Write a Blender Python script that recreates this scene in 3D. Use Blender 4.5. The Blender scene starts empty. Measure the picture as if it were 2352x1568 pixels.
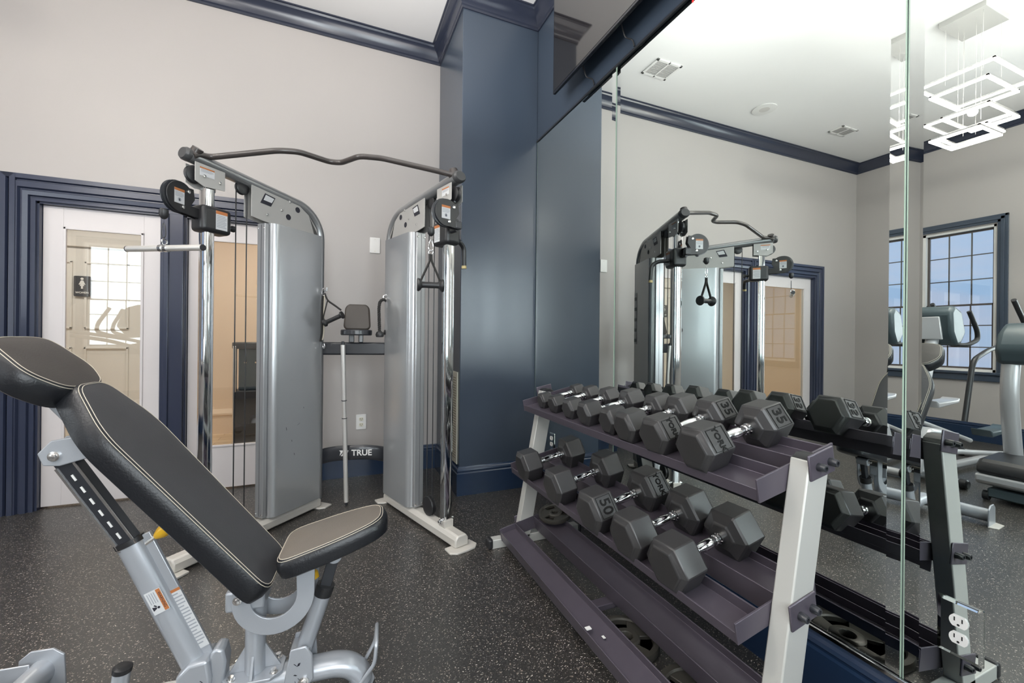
import bpy, bmesh, math, random
from mathutils import Matrix, Vector
random.seed(4)
PI = math.pi
sc = bpy.context.scene
COL = sc.collection
V = Vector

# ------------------------------------------------------------------ materials
def nodes_of(m):
    m.use_nodes = True
    nt = m.node_tree
    for n in list(nt.nodes): nt.nodes.remove(n)
    return nt, nt.nodes.new, nt.links.new

def mat(name, col, rough=.5, metal=0., spec=.5, coat=0., var=.0, vscale=6., bump=0., bscale=200., rvar=0., emit=None, estr=0.):
    m = bpy.data.materials.new(name)
    nt, N, L = nodes_of(m)
    out = N('ShaderNodeOutputMaterial'); b = N('ShaderNodeBsdfPrincipled')
    L(b.outputs[0], out.inputs[0])
    b.inputs['Base Color'].default_value = (*col, 1)
    b.inputs['Roughness'].default_value = rough
    b.inputs['Metallic'].default_value = metal
    b.inputs['Specular IOR Level'].default_value = spec
    b.inputs['Coat Weight'].default_value = coat
    if emit:
        b.inputs['Emission Color'].default_value = (*emit, 1); b.inputs['Emission Strength'].default_value = estr
    tc = N('ShaderNodeTexCoord')
    if var or rvar:
        nz = N('ShaderNodeTexNoise'); nz.inputs['Scale'].default_value = vscale; nz.inputs['Detail'].default_value = 4
        L(tc.outputs['Object'], nz.inputs['Vector'])
        if var:
            mx = N('ShaderNodeMix'); mx.data_type = 'RGBA'
            mx.inputs[6].default_value = (*[c*(1-var) for c in col], 1)
            mx.inputs[7].default_value = (*[min(1, c*(1+var)) for c in col], 1)
            L(nz.outputs[0], mx.inputs[0]); L(mx.outputs[2], b.inputs['Base Color'])
        if rvar:
            mr = N('ShaderNodeMapRange'); mr.inputs[3].default_value = rough-rvar; mr.inputs[4].default_value = rough+rvar
            L(nz.outputs[0], mr.inputs[0]); L(mr.outputs[0], b.inputs['Roughness'])
    if bump:
        n2 = N('ShaderNodeTexNoise'); n2.inputs['Scale'].default_value = bscale; n2.inputs['Detail'].default_value = 3
        L(tc.outputs['Object'], n2.inputs['Vector'])
        bp = N('ShaderNodeBump'); bp.inputs['Strength'].default_value = bump; bp.inputs['Distance'].default_value = .002
        L(n2.outputs[0], bp.inputs['Height']); L(bp.outputs[0], b.inputs['Normal'])
    return m

WALL = mat('greige_paint', (.455, .428, .412), .5, var=.02, vscale=2, bump=.05, bscale=300)
CEIL = mat('white_ceiling', (.88, .87, .86), .8, var=.01)
NAVY = mat('navy_paint', (.054, .073, .103), .27, spec=.6)
CROWN = mat('crown_navy', (.030, .036, .058), .2, spec=.6)
BBLUE = mat('baseboard_blue', (.016, .034, .075), .2, spec=.6)
NAVYB = mat('navy_gloss_trim', (.034, .043, .078), .22, spec=.6)
WHITE = mat('door_white', (.74, .70, .70), .35, var=.01)
WPLAS = mat('white_plastic', (.85, .84, .82), .35)
IVORY = mat('ivory_plastic', (.75, .72, .60), .45)
SILVER = mat('silver_powder_coat', (.50, .525, .565), .30, metal=.35, var=.03, bump=.08, bscale=500)
SHROUD = mat('shroud_silver', (.47, .485, .50), .27, metal=.55, coat=.35)
FRAME = mat('frame_grey_metal', (.34, .345, .35), .30, metal=.6, coat=.2)
PLATE = mat('plate_light_grey', (.50, .49, .47), .42, metal=.2)
BASEW = mat('base_off_white', (.68, .65, .60), .38, metal=.1)
CHROME = mat('chrome', (.82, .83, .84), .07, metal=1., rvar=.03)
BRUSH = mat('brushed_steel', (.80, .78, .76), .24, metal=1., rvar=.05)
SATIN = mat('satin_bar_metal', (.78, .76, .73), .33, metal=.55)
BLACKP = mat('black_plastic', (.022, .022, .024), .38, bump=.1, bscale=400)
BLACKG = mat('black_gloss', (.012, .013, .018), .12)
BLACKM = mat('black_steel', (.03, .032, .038), .3, coat=.2)
BRONZE = mat('dark_bar_paint', (.055, .046, .043), .32, coat=.3)
TAUPE = mat('worn_taupe_vinyl', (.155, .135, .115), .42, bump=.25, bscale=260)
LEATH = mat('black_leather', (.012, .013, .016), .36, bump=.35, bscale=160, var=.1)
LEATHT = mat('charcoal_vinyl_top', (.060, .060, .064), .42, bump=.2, bscale=220, var=.12, vscale=5)
STITCH = mat('pale_stitching', (.62, .56, .46), .7)
RUBBER = mat('dumbbell_rubber', (.038, .037, .038), .36, spec=.6, var=.18, vscale=9, rvar=.05, bump=.08, bscale=90)
EMBOSS = mat('embossed_rubber', (.010, .010, .010), .65, spec=.2)
RACKG = mat('rack_gunmetal', (.115, .100, .125), .33, metal=.35, var=.1, vscale=12, bump=.06, bscale=500)
RACKP = mat('rack_pale_post', (.56, .56, .53), .36, metal=.1, var=.02)
YELLOW = mat('yellow_knob', (.85, .48, .03), .35)
GRIPY = mat('cream_grip_end', (.78, .62, .30), .5)
LABELW = mat('label_white', (.72, .73, .74), .45)
LABELO = mat('label_orange', (.55, .20, .07), .45)
LABELG = mat('label_print_grey', (.40, .42, .46), .5)
ROPE = mat('rope_black', (.025, .024, .023), .75, bump=.4, bscale=80)
GUNPL = mat('cast_iron_plate', (.075, .070, .060), .38, metal=.3, bump=.1)
WARMG = mat('warm_grip_grey', (.30, .24, .18), .45)
TVSCR = mat('tv_screen', (.012, .010, .009), .05, spec=.5)
TVSCR.node_tree.nodes['Principled BSDF'].inputs['IOR'].default_value = 2.0
DKWOOD = mat('dark_bronze_sash', (.10, .085, .08), .4)
HALLW = mat('hall_peach_wall', (.80, .62, .46), .6)
HALLD = mat('hall_door_white', (.78, .745, .70), .4)
EDGE = mat('glass_edge_green', (.42, .56, .46), .15, spec=.8)
SIGN = mat('sign_charcoal', (.06, .06, .065), .5)
GREEN = mat('tree_foliage', (.16, .20, .08), .8, var=.5, vscale=4)
BARK = mat('tree_bark', (.2, .16, .12), .8)
LED = mat('led_strip', (1, .95, .88), .5, emit=(1, .93, .84), estr=22)
SCUFF = mat('black_scuff', (.02, .02, .03), .6)
TREADW = mat('machine_silver', (.62, .62, .63), .3, metal=.35)
MACHD = mat('machine_slate', (.07, .095, .105), .35)

def mirror_mat():
    m = bpy.data.materials.new('mirror_glass'); nt, N, L = nodes_of(m)
    out = N('ShaderNodeOutputMaterial'); b = N('ShaderNodeBsdfPrincipled'); L(b.outputs[0], out.inputs[0])
    b.inputs['Base Color'].default_value = (.875, .94, .915, 1); b.inputs['Metallic'].default_value = 1
    b.inputs['Roughness'].default_value = 0.0
    return m
MIRROR = mirror_mat()

def glass_mat():
    m = bpy.data.materials.new('clear_pane'); nt, N, L = nodes_of(m)
    out = N('ShaderNodeOutputMaterial'); mx = N('ShaderNodeMixShader'); t = N('ShaderNodeBsdfTransparent'); g = N('ShaderNodeBsdfGlossy')
    t.inputs[0].default_value = (.95, .97, .96, 1); g.inputs['Roughness'].default_value = .01
    lw = N('ShaderNodeLayerWeight'); lw.inputs['Blend'].default_value = .5
    pw = N('ShaderNodeMath'); pw.operation = 'POWER'; pw.inputs[1].default_value = 4.0; L(lw.outputs['Facing'], pw.inputs[0])
    ma = N('ShaderNodeMath'); ma.operation = 'MULTIPLY_ADD'; ma.inputs[1].default_value = .85; ma.inputs[2].default_value = .085; L(pw.outputs[0], ma.inputs[0])
    L(ma.outputs[0], mx.inputs[0]); L(t.outputs[0], mx.inputs[1]); L(g.outputs[0], mx.inputs[2]); L(mx.outputs[0], out.inputs[0])
    return m
GLASS = glass_mat()

def floor_mat():
    m = bpy.data.materials.new('speckled_rubber_floor'); nt, N, L = nodes_of(m)
    out = N('ShaderNodeOutputMaterial'); b = N('ShaderNodeBsdfPrincipled'); L(b.outputs[0], out.inputs[0])
    tc = N('ShaderNodeTexCoord'); prev = None
    base = N('ShaderNodeTexNoise'); base.inputs['Scale'].default_value = 90; base.inputs['Detail'].default_value = 5
    L(tc.outputs['Object'], base.inputs['Vector'])
    cr = N('ShaderNodeValToRGB'); cr.color_ramp.elements[0].position = .3; cr.color_ramp.elements[0].color = (.012, .011, .011, 1)
    cr.color_ramp.elements[1].position = .75; cr.color_ramp.elements[1].color = (.036, .032, .028, 1)
    L(base.outputs[0], cr.inputs[0]); col = cr.outputs[0]
    for i, (scl, thr, c, st) in enumerate([(80, .12, (.66, .60, .52), 1.9), (110, .11, (.30, .25, .20), .5), (160, .11, (.42, .38, .33), 1.5)]):
        nz = N('ShaderNodeTexNoise'); nz.inputs['Scale'].default_value = 28 + 9*i; L(tc.outputs['Object'], nz.inputs['Vector'])
        mp = N('ShaderNodeMapping'); mp.inputs['Location'].default_value = (3.1*i, 1.7*i, 0); mp.inputs['Rotation'].default_value = (0, 0, .6+1.1*i)
        mp.inputs['Scale'].default_value = (1, st, 1)
        vm = N('ShaderNodeVectorMath'); vm.operation = 'MULTIPLY_ADD'; vm.inputs[1].default_value = (.03, .03, .03)
        L(nz.outputs[1], vm.inputs[0]); L(tc.outputs['Object'], vm.inputs[2]); L(vm.outputs[0], mp.inputs[0])
        vo = N('ShaderNodeTexVoronoi'); vo.inputs['Scale'].default_value = scl; vo.voronoi_dimensions = '2D'
        L(mp.outputs[0], vo.inputs['Vector'])
        wn = N('ShaderNodeSeparateColor'); L(vo.outputs['Color'], wn.inputs[0])
        # random radius per cell: only some cells get a fleck
        ra = N('ShaderNodeMapRange'); ra.inputs[1].default_value = .62; ra.inputs[2].default_value = 1.0
        ra.inputs[3].default_value = 0; ra.inputs[4].default_value = thr*2.0
        L(wn.outputs[0], ra.inputs[0])
        lt = N('ShaderNodeMath'); lt.operation = 'LESS_THAN'; L(vo.outputs['Distance'], lt.inputs[0]); L(ra.outputs[0], lt.inputs[1])
        mx = N('ShaderNodeMix'); mx.data_type = 'RGBA'; mx.inputs[7].default_value = (*c, 1)
        L(lt.outputs[0], mx.inputs[0]); L(col, mx.inputs[6]); col = mx.outputs[2]
    L(col, b.inputs['Base Color'])
    n3 = N('ShaderNodeTexNoise'); n3.inputs['Scale'].default_value = 2.2; n3.inputs['Detail'].default_value = 5; L(tc.outputs['Object'], n3.inputs['Vector'])
    mr = N('ShaderNodeMapRange'); mr.inputs[3].default_value = .30; mr.inputs[4].default_value = .46; L(n3.outputs[0], mr.inputs[0]); L(mr.outputs[0], b.inputs['Roughness'])
    b.inputs['Specular IOR Level'].default_value = .5; b.inputs['IOR'].default_value = 1.95
    bp = N('ShaderNodeBump'); bp.inputs['Strength'].default_value = .25; bp.inputs['Distance'].default_value = .002
    L(base.outputs[0], bp.inputs['Height']); L(bp.outputs[0], b.inputs['Normal'])
    return m
FLOORM = floor_mat()

def wood_mat():
    m = bpy.data.materials.new('pale_plank_floor'); nt, N, L = nodes_of(m)
    out = N('ShaderNodeOutputMaterial'); b = N('ShaderNodeBsdfPrincipled'); L(b.outputs[0], out.inputs[0])
    tc = N('ShaderNodeTexCoord'); br = N('ShaderNodeTexBrick'); L(tc.outputs['Object'], br.inputs['Vector'])
    br.inputs['Scale'].default_value = 1; br.inputs['Brick Width'].default_value = 1.2; br.inputs['Row Height'].default_value = .14
    br.inputs['Mortar Size'].default_value = .004; br.inputs['Color1'].default_value = (.66, .48, .30, 1); br.inputs['Color2'].default_value = (.80, .62, .42, 1)
    br.inputs['Mortar'].default_value = (.45, .3, .18, 1); L(br.outputs[0], b.inputs['Base Color']); b.inputs['Roughness'].default_value = .4
    return m
WOOD = wood_mat()

# ------------------------------------------------------------------ mesh tools
class MB:
    def __init__(s, T=None): s.bm = bmesh.new(); s.T = T or Matrix()
    def _v(s, p): return s.bm.verts.new(s.T @ V(p))
    def box(s, a, b, R=None):
        (x0, y0, z0), (x1, y1, z1) = a, b
        c = [(x0,y0,z0),(x1,y0,z0),(x1,y1,z0),(x0,y1,z0),(x0,y0,z1),(x1,y0,z1),(x1,y1,z1),(x0,y1,z1)]
        if R: c = [R @ V(p) for p in c]
        v = [s._v(p) for p in c]
        for f in ((0,3,2,1),(4,5,6,7),(0,1,5,4),(1,2,6,5),(2,3,7,6),(3,0,4,7)): s.bm.faces.new([v[i] for i in f])
        return s
    def cbox(s, c, size, R=None):
        h = V(size)/2; M = Matrix.Translation(V(c)) @ (R.to_4x4() if R else Matrix())
        return s.box(-h, h, M)
    def rings(s, rings, closed=False, caps=True):
        vr = [[s._v(p) for p in r] for r in rings]; n = len(vr[0])
        m = len(vr); rng = range(m if closed else m-1)
        for i in rng:
            A, B = vr[i], vr[(i+1) % m]
            for j in range(n):
                k = (j+1) % n
                try: s.bm.faces.new((A[j], A[k], B[k], B[j]))
                except ValueError: pass
        if caps and not closed:
            s.bm.faces.new(vr[0][::-1]); s.bm.faces.new(vr[-1])
        return s
    def prism(s, poly, axis, a, b, R=None):
        # poly: 2D pts, extruded along axis; 'x': (y,z) 'y': (x,z) 'z': (x,y)
        def mk(p, t):
            q = {'x': (t, p[0], p[1]), 'y': (p[0], t, p[1]), 'z': (p[0], p[1], t)}[axis]
            return R @ V(q) if R else q
        return s.rings([[mk(p, a) for p in poly], [mk(p, b) for p in poly]])
    def cyl(s, a, b, r, r2=None, n=20):
        return s.tube([a, b], r, n=n, r2=r2)
    def tube(s, pts, r, n=12, r2=None, sy=1., up=None, caps=True, closed=False):
        pts = [V(p) for p in pts]; m = len(pts)
        rr = r if isinstance(r, (list, tuple)) else None
        rings = []; pu = None
        for i, p in enumerate(pts):
            if closed: d = (pts[(i+1) % m]-pts[i-1])
            else: d = (pts[min(i+1, m-1)]-pts[max(i-1, 0)])
            d.normalize()
            if up is not None: u = V(up)
            elif pu is not None: u = pu
            else: u = V((0,0,1)) if abs(d.z) < .9 else V((0,1,0))
            u = (u - d*u.dot(d))
            if u.length < 1e-5: u = d.orthogonal()
            u.normalize(); pu = u; w = d.cross(u)
            R = rr[i] if rr else (r if r2 is None else r+(r2-r)*i/(m-1))
            rings.append([p + w*math.cos(t)*R + u*math.sin(t)*R*sy for t in [2*PI*k/n for k in range(n)]])
        return s.rings(rings, closed=closed, caps=caps)
    def lathe(s, prof, o, ax, n=24):
        o = V(o); ax = V(ax).normalized(); u = ax.orthogonal().normalized(); w = ax.cross(u)
        return s.rings([[o + ax*h + (u*math.cos(t)+w*math.sin(t))*max(r, 1e-4) for t in [2*PI*k/n for k in range(n)]] for h, r in prof])
    def torus(s, o, ax, R, r, n=28, m=8):
        o = V(o); ax = V(ax).normalized(); u = ax.orthogonal().normalized(); w = ax.cross(u)
        return s.tube([o + (u*math.cos(t)+w*math.sin(t))*R for t in [2*PI*k/n for k in range(n)]], r, n=m, up=ax, closed=True)
    def build(s, name, m, parent=None, smooth=True, bevel=0., seg=2, angle=35):
        bmesh.ops.recalc_face_normals(s.bm, faces=s.bm.faces)
        me = bpy.data.meshes.new(name); s.bm.to_mesh(me); s.bm.free()
        o = bpy.data.objects.new(name, me); COL.objects.link(o)
        for mm in (m if isinstance(m, (list, tuple)) else [m]): me.materials.append(mm)
        if parent: o.parent = parent
        if smooth:
            me.polygons.foreach_set('use_smooth', [True]*len(me.polygons))
            me.set_sharp_from_angle(angle=math.radians(angle))
        if bevel:
            b = o.modifiers.new('bevel', 'BEVEL'); b.width = bevel; b.segments = seg; b.limit_method = 'ANGLE'; b.angle_limit = math.radians(40)
            b.harden_normals = False
        return o

def arc(c, r, a0, a1, n=8):
    return [(c[0]+r*math.cos(a0+(a1-a0)*i/n), c[1]+r*math.sin(a0+(a1-a0)*i/n)) for i in range(n+1)]
def rrect(x0, y0, x1, y1, r, n=6):
    return (arc((x1-r, y1-r), r, 0, PI/2, n)+arc((x0+r, y1-r), r, PI/2, PI, n)+arc((x0+r, y0+r), r, PI, 1.5*PI, n)+arc((x1-r, y0+r), r, 1.5*PI, 2*PI, n))
def smooth_path(pts, rad=.04, n=5):
    """round the corners of a polyline"""
    pts = [V(p) for p in pts]; out = [pts[0]]
    for i in range(1, len(pts)-1):
        a, b, c = pts[i-1], pts[i], pts[i+1]
        d1 = (a-b); d2 = (c-b); k = min(rad, d1.length*.45, d2.length*.45)
        p, q = b+d1.normalized()*k, b+d2.normalized()*k
        for j in range(n+1):
            t = j/n; out.append(p*(1-t)**2 + b*2*t*(1-t) + q*t*t)
    out.append(pts[-1]); return out
def sweep(mb, path, prof, closed=False, plane='xy'):
    """mitred sweep. path: 2D pts; prof: (n, h): n to the LEFT of travel, h along the third axis"""
    P = [V(p) for p in path]; m = len(P); rings = []
    for i, p in enumerate(P):
        d0 = (p-P[i-1]).normalized() if (closed or i > 0) else None
        d1 = (P[(i+1) % m]-p).normalized() if (closed or i < m-1) else None
        d0 = d0 or d1; d1 = d1 or d0
        n0 = V((-d0.y, d0.x)); n1 = V((-d1.y, d1.x)); nn = (n0+n1)
        nn = nn/ max(.2, nn.dot(n0)) if nn.length > 1e-6 else n0
        ring = []
        for a, h in prof:
            q = p + nn*a
            ring.append((q.x, q.y, h) if plane == 'xy' else (q.x, h, q.y))
        rings.append(ring)
    mb.rings(rings, closed=closed); return mb

def empty(name, loc, rotz=0):
    o = bpy.data.objects.new(name, None); COL.objects.link(o); o.location = loc; o.rotation_euler = (0, 0, rotz)
    o.empty_display_size = .1; return o
def tag(o, label=None, cat=None, group=None, kind=None):
    if label: o['label'] = label
    if cat: o['category'] = cat
    if group: o['group'] = group
    if kind: o['kind'] = kind
    return o
def thing(name, label, cat, loc=(0,0,0), rotz=0, group=None):
    return tag(empty(name, loc, rotz), label, cat, group)
def struct(o): o['kind'] = 'structure'; return o
def local(root): return (Matrix.Translation(root.location) @ Matrix.Rotation(root.rotation_euler.z, 4, 'Z')).inverted()

def text_obj(name, s, size, M, m, parent, ext=.0008, bold=0.):
    cu = bpy.data.curves.new('txt', 'FONT'); cu.body = s; cu.size = size; cu.extrude = ext; cu.align_x = 'CENTER'; cu.align_y = 'CENTER'
    cu.offset = bold; cu.resolution_u = 3
    t = bpy.data.objects.new('txt', cu); COL.objects.link(t)
    dg = bpy.context.evaluated_depsgraph_get(); me = bpy.data.meshes.new_from_object(t.evaluated_get(dg))
    bpy.data.objects.remove(t); me.transform(M); me.name = name
    o = bpy.data.objects.new(name, me); COL.objects.link(o); me.materials.clear(); me.materials.append(m)
    if parent: o.parent = parent
    return o
def frame(ex, ey, o):
    ex = V(ex).normalized(); ey = V(ey); ey = (ey-ex*ex.dot(ey)).normalized(); ez = ex.cross(ey); o = V(o)
    return Matrix(((ex.x, ey.x, ez.x, o.x), (ex.y, ey.y, ez.y, o.y), (ex.z, ey.z, ez.z, o.z), (0,0,0,1)))

# ================================================================== ROOM
XM, XL, YB, YR, ZC = 1.52, -4.2, 3.87, -1.5, 3.83
CXc, CYc = .8855, 3.115
MB().box((XL-.15, YR-.15, -.1), (XM+.15, YB+.14, 0)).build('floor', FLOORM, smooth=False); struct(bpy.data.objects['floor'])
o = MB().box((XL-.15, YR-.15, ZC), (XM+.15, YB+.14, ZC+.1)).build('ceiling', CEIL, smooth=False); struct(o)
# back wall with the openings of the doors
OA, OB, OCn = (-3.23, -2.10), (-1.845, -1.165), (-1.03, -.44)
ZD = 2.085
w = MB(); T = .12
for x0, x1 in ((XL-.15, OA[0]), (OA[1], OB[0]), (OB[1], OCn[0]), (OCn[1], XM+.15)): w.box((x0, YB, 0), (x1, YB+T, ZC))
for a, b in (OA, OB, OCn): w.box((a, YB, ZD), (b, YB+T, ZC))
struct(w.build('wall_back', WALL, smooth=False))
# mirror wall, column
struct(MB().box((XM, YR-.15, 0), (XM+.15, YB+.14, ZC)).build('wall_right', NAVY, smooth=False))
struct(MB().box((CXc, CYc, 0), (XM, YB, ZC)).build('wall_column', NAVY, bevel=.004))
# left wall with window openings (window_1 is the one seen in the mirror)
def wall_with_holes(name, axis, c0, c1, lo, hi, holes):
    mb = MB()
    def bx(a, b, z0, z1):
        if axis == 'x': mb.box((c0, a, z0), (c1, b, z1))
        else: mb.box((a, c0, z0), (b, c1, z1))
    cur = lo
    for a, b, z0, z1 in sorted(holes):
        bx(cur, a, 0, ZC); bx(a, b, 0, z0); bx(a, b, z1, ZC); cur = b
    bx(cur, hi, 0, ZC)
    return struct(mb.build(name, WALL, smooth=False))
WZ0, WZ1 = .84, 2.61
left_w = [(2.40, 3.09, WZ0, WZ1), (.55, 1.35, WZ0, WZ1)]  # second window is unseen, added to let more light in
rear_w = [(-3.87, -3.05, WZ0+.12, WZ1+.12), (-.75, .05, WZ0, WZ1), (.35, 1.15, WZ0, WZ1)]  # last two are unseen, added as openings for the fill lamps
wall_with_holes('wall_left', 'x', XL-.15, XL, YR-.15, YB+.14, left_w)
wall_with_holes('wall_rear', 'y', YR-.15, YR, XL-.15, XM+.15, rear_w)

def window(n, axis, c, inward, a, b, z0, z1):
    """double hung sash window with muntins and a navy casing"""
    root = struct(empty('window_%d' % n, (c, a, 0) if axis == 'x' else (a, c, 0))); Tm = local(root)
    def bxx(mb, d0, d1, u0, u1, zz0, zz1):   # d: depth from wall face into the room (+)
        p, q = c+inward*d0, c+inward*d1
        p, q = min(p, q), max(p, q)
        if axis == 'x': mb.box((p, u0, zz0), (q, u1, zz1))
        else: mb.box((u0, p, zz0), (u1, q, zz1))
    m = MB(Tm); W = .10
    for k, (t, off) in enumerate(((.022, 0), (.03, .028), (.018, .06))):
        wi = (.028, .032, .03)[k]
        bxx(m, .0, t, a-W+off, a-W+off+wi, z0-.02, z1+W-off); bxx(m, .0, t, b+W-off-wi, b+W-off, z0-.02, z1+W-off)
        bxx(m, .0, t, a-W+off, b+W-off, z1+W-off-wi, z1+W-off)
    m.build('casing', NAVY, root, smooth=False, bevel=.002)
    m = MB(Tm); bxx(m, 0, .055, a-W-.02, b+W+.02, z0-.03, z0); bxx(m, 0, .03, a-W, b+W, z0-.11, z0-.03); m.build('sill', NAVY, root, smooth=False, bevel=.004)
    m = MB(Tm); J = .03; zm = z0+(z1-z0)*.47
    for u0, u1, zz0, zz1 in ((a, a+J, z0, z1), (b-J, b, z0, z1), (a, b, z0, z0+J), (a, b, z1-J, z1)): bxx(m, -.10, -.02, u0, u1, zz0, zz1)
    m.build('jamb', WPLAS, root, smooth=False)
    m = MB(Tm); s = .022
    for (q0, q1, d) in ((z0+J, zm, -.06), (zm-.02, z1-J, -.08)):
        for u0, u1, zz0, zz1 in ((a+J, a+J+s, q0, q1), (b-J-s, b-J, q0, q1), (a+J, b-J, q0, q0+s), (a+J, b-J, q1-s, q1)): bxx(m, d-.012, d+.012, u0, u1, zz0, zz1)
    m.build('sash', DKWOOD, root, smooth=False, bevel=.001)
    m = MB(Tm)
    for (q0, q1, d) in ((z0+J, zm, -.06), (zm, z1-J, -.08)):
        for i in (1, 2):
            u = a+J+(b-a-2*J)*i/3; bxx(m, d-.005, d+.005, u-.006, u+.006, q0, q1)
            z = q0+(q1-q0)*i/3; bxx(m, d-.005, d+.005, a+J, b-J, z-.006, z+.006)
    m.build('muntin', DKWOOD, root, smooth=False)
    m = MB(Tm); bxx(m, -.074, -.070, a+J, b-J, z0+J, z1-J); m.build('pane', GLASS, root, smooth=False)
    return root
n = 1
for a, b, z0, z1 in left_w: window(n, 'x', XL, 1, a, b, z0, z1); n += 1
for a, b, z0, z1 in rear_w: window(n, 'y', YR, 1, a, b, z0, z1); n += 1

# crown moulding (closed, clockwise seen from above => room on the right => negative n)
room = [(XL, YR), (XL, YB), (CXc, YB), (CXc, CYc), (XM, CYc), (XM, YR)]
cp = [(0, ZC), (0, ZC-.135), (-.010, ZC-.135), (-.012, ZC-.120), (-.020, ZC-.112), (-.026, ZC-.092), (-.040, ZC-.062), (-.062, ZC-.036), (-.076, ZC-.026), (-.082, ZC-.012), (-.092, ZC-.010), (-.092, ZC)]
struct(sweep(MB(), room, cp, closed=True).build('trim_1', CROWN, angle=20))
# baseboards
bp_ = [(0, 0), (-.022, 0), (-.022, .165), (-.016, .172), (-.016, .180), (-.021, .186), (-.017, .198), (-.009, .206), (-.006, .216), (0, .216)]
struct(sweep(MB(), [(-.28, YB), (CXc, YB), (CXc, CYc), (XM, CYc)], bp_).build('baseboard_back', BBLUE, angle=20))
struct(sweep(MB(), [(XM, CYc-.02), (XM, YR)], [(a*1.15, z*1.0) for a, z in bp_]).build('baseboard_right', BBLUE, angle=20))
struct(sweep(MB(), [(XL, YR), (XL, YB), (-3.42, YB)], bp_).build('baseboard_left', BBLUE, angle=20))
struct(sweep(MB(), [(XM, YR), (XL, YR)], bp_).build('baseboard_rear', BBLUE, angle=20))

# door casings: profile swept up, across and down (n to the left of travel = outward of opening)
def casing(x0, x1, idx, wid=.165):
    pr = [(0, 0), (0, -.018), (.018, -.018), (.022, -.010), (.028, -.010), (.034, -.026), (.060, -.030), (.066, -.018), (.074, -.018), (.082, -.034), (.118, -.036), (.124, -.022), (.130, -.022), (.136, -.038), (wid, -.040), (wid, 0)]
    mb = MB(); sweep(mb, [(x0, 0), (x0, ZD), (x1, ZD), (x1, 0)], [(a, YB+h) for a, h in pr], plane='xz')
    return struct(mb.build('trim_%d' % idx, NAVYB, smooth=True, angle=15))
casing(OA[0], OA[1], 2); casing(OB[0], OCn[1], 3)
m = MB()
for a, h in ((0, .035), (.02, .05), (.045, .035)): m.box((OB[1]+a, YB-h, 0), (OB[1]+a+.03 if a < .04 else OCn[0], YB+.0, ZD))
struct(m.build('trim_4', NAVYB, smooth=False, bevel=.004))
m = MB()
for a, b in (OA, OB, OCn):
    m.box((a, YB, 0), (a+.012, YB+T, ZD)); m.box((b-.012, YB, 0), (b, YB+T, ZD)); m.box((a, YB, ZD-.012), (b, YB+T, ZD))
struct(m.build('trim_5', NAVYB, smooth=False))

# glazed door leaves
def leaf(idx, x0, x1, hw=None, stile=.115, ajar=0.):
    root = struct(empty('door_%d' % idx, (x0, YB+.05, 0))); Tm = local(root)
    y0, y1 = YB+.035, YB+.075
    g0, g1, gz0, gz1 = x0+stile, x1-stile, .33, ZD-.15
    m = MB(Tm)
    m.box((x0, y0, .012), (g0, y1, ZD-.014)); m.box((g1, y0, .012), (x1, y1, ZD-.014)); m.box((g0, y0, .012), (g1, y1, gz0)); m.box((g0, y0, gz1), (g1, y1, ZD-.014))
    m.build('door_frame', WHITE, root, smooth=False, bevel=.002)
    m = MB(Tm); t = .016
    for a, b, c, d in ((g0, g0+t, gz0, gz1), (g1-t, g1, gz0, gz1), (g0, g1, gz0, gz0+t), (g0, g1, gz1-t, gz1)): m.box((a, y0-.008, c), (b, y0+.01, d))
    m.build('glazing_bead', WHITE, root, smooth=False, bevel=.003)
    MB(Tm).box((g0, y0+.018, gz0), (g1, y0+.024, gz1)).build('pane', GLASS, root, smooth=False)
    if hw:
        m = MB(Tm)
        for z in (1.10, .98): m.lathe([(0, .028), (.008, .028), (.012, .012), (.03, .012), (.034, .024), (.05, .027), (.06, .018), (.062, 0)], (hw, y0, z), (0, -1, 0))
        m.build('door_knob', BRUSH, root)
    return root
leaf(1, OA[0]+.014, OA[1]-.014, hw=OA[1]-.075, stile=.14)
leaf(2, OB[0]+.014, OB[1]-.014, stile=.105)
leaf(3, OCn[0]+.014, OCn[1]-.014, stile=.085)

# hallway beyond the doors
HY = 6.1
struct(MB().box((-4.4, YB+.12, -.08), (1.8, HY+.1, 0)).build('floor_hall', WOOD, smooth=False))
struct(MB().box((-4.4, YB+.12, 2.7), (1.8, HY+.1, 2.8)).build('ceiling_hall', CEIL, smooth=False))
struct(MB().box((-4.4, HY, 0), (-1.80, HY+.1, 2.7)).build('wall_hall_left', HALLD, smooth=False))
struct(MB().box((-1.80, HY, 0), (1.8, HY+.1, 2.7)).build('wall_hall_back', HALLW, smooth=False))
m = MB(); m.box((-4.5, YB+.12, 0), (-4.4, HY+.1, 2.7)); struct(m.build('wall_hall_side', HALLW, smooth=False))
m = MB(); m.box((1.8, YB+.12, 0), (1.9, HY+.1, 2.7)); struct(m.build('wall_hall_end', HALLW, smooth=False))
hb = [(0, 0), (-.02, 0), (-.02, .22), (-.035, .23), (-.035, .25), (-.01, .30), (0, .30)]
struct(sweep(MB(), [(-1.78, HY), (1.8, HY)], hb).build('baseboard_hall', HALLW, angle=20))
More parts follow.
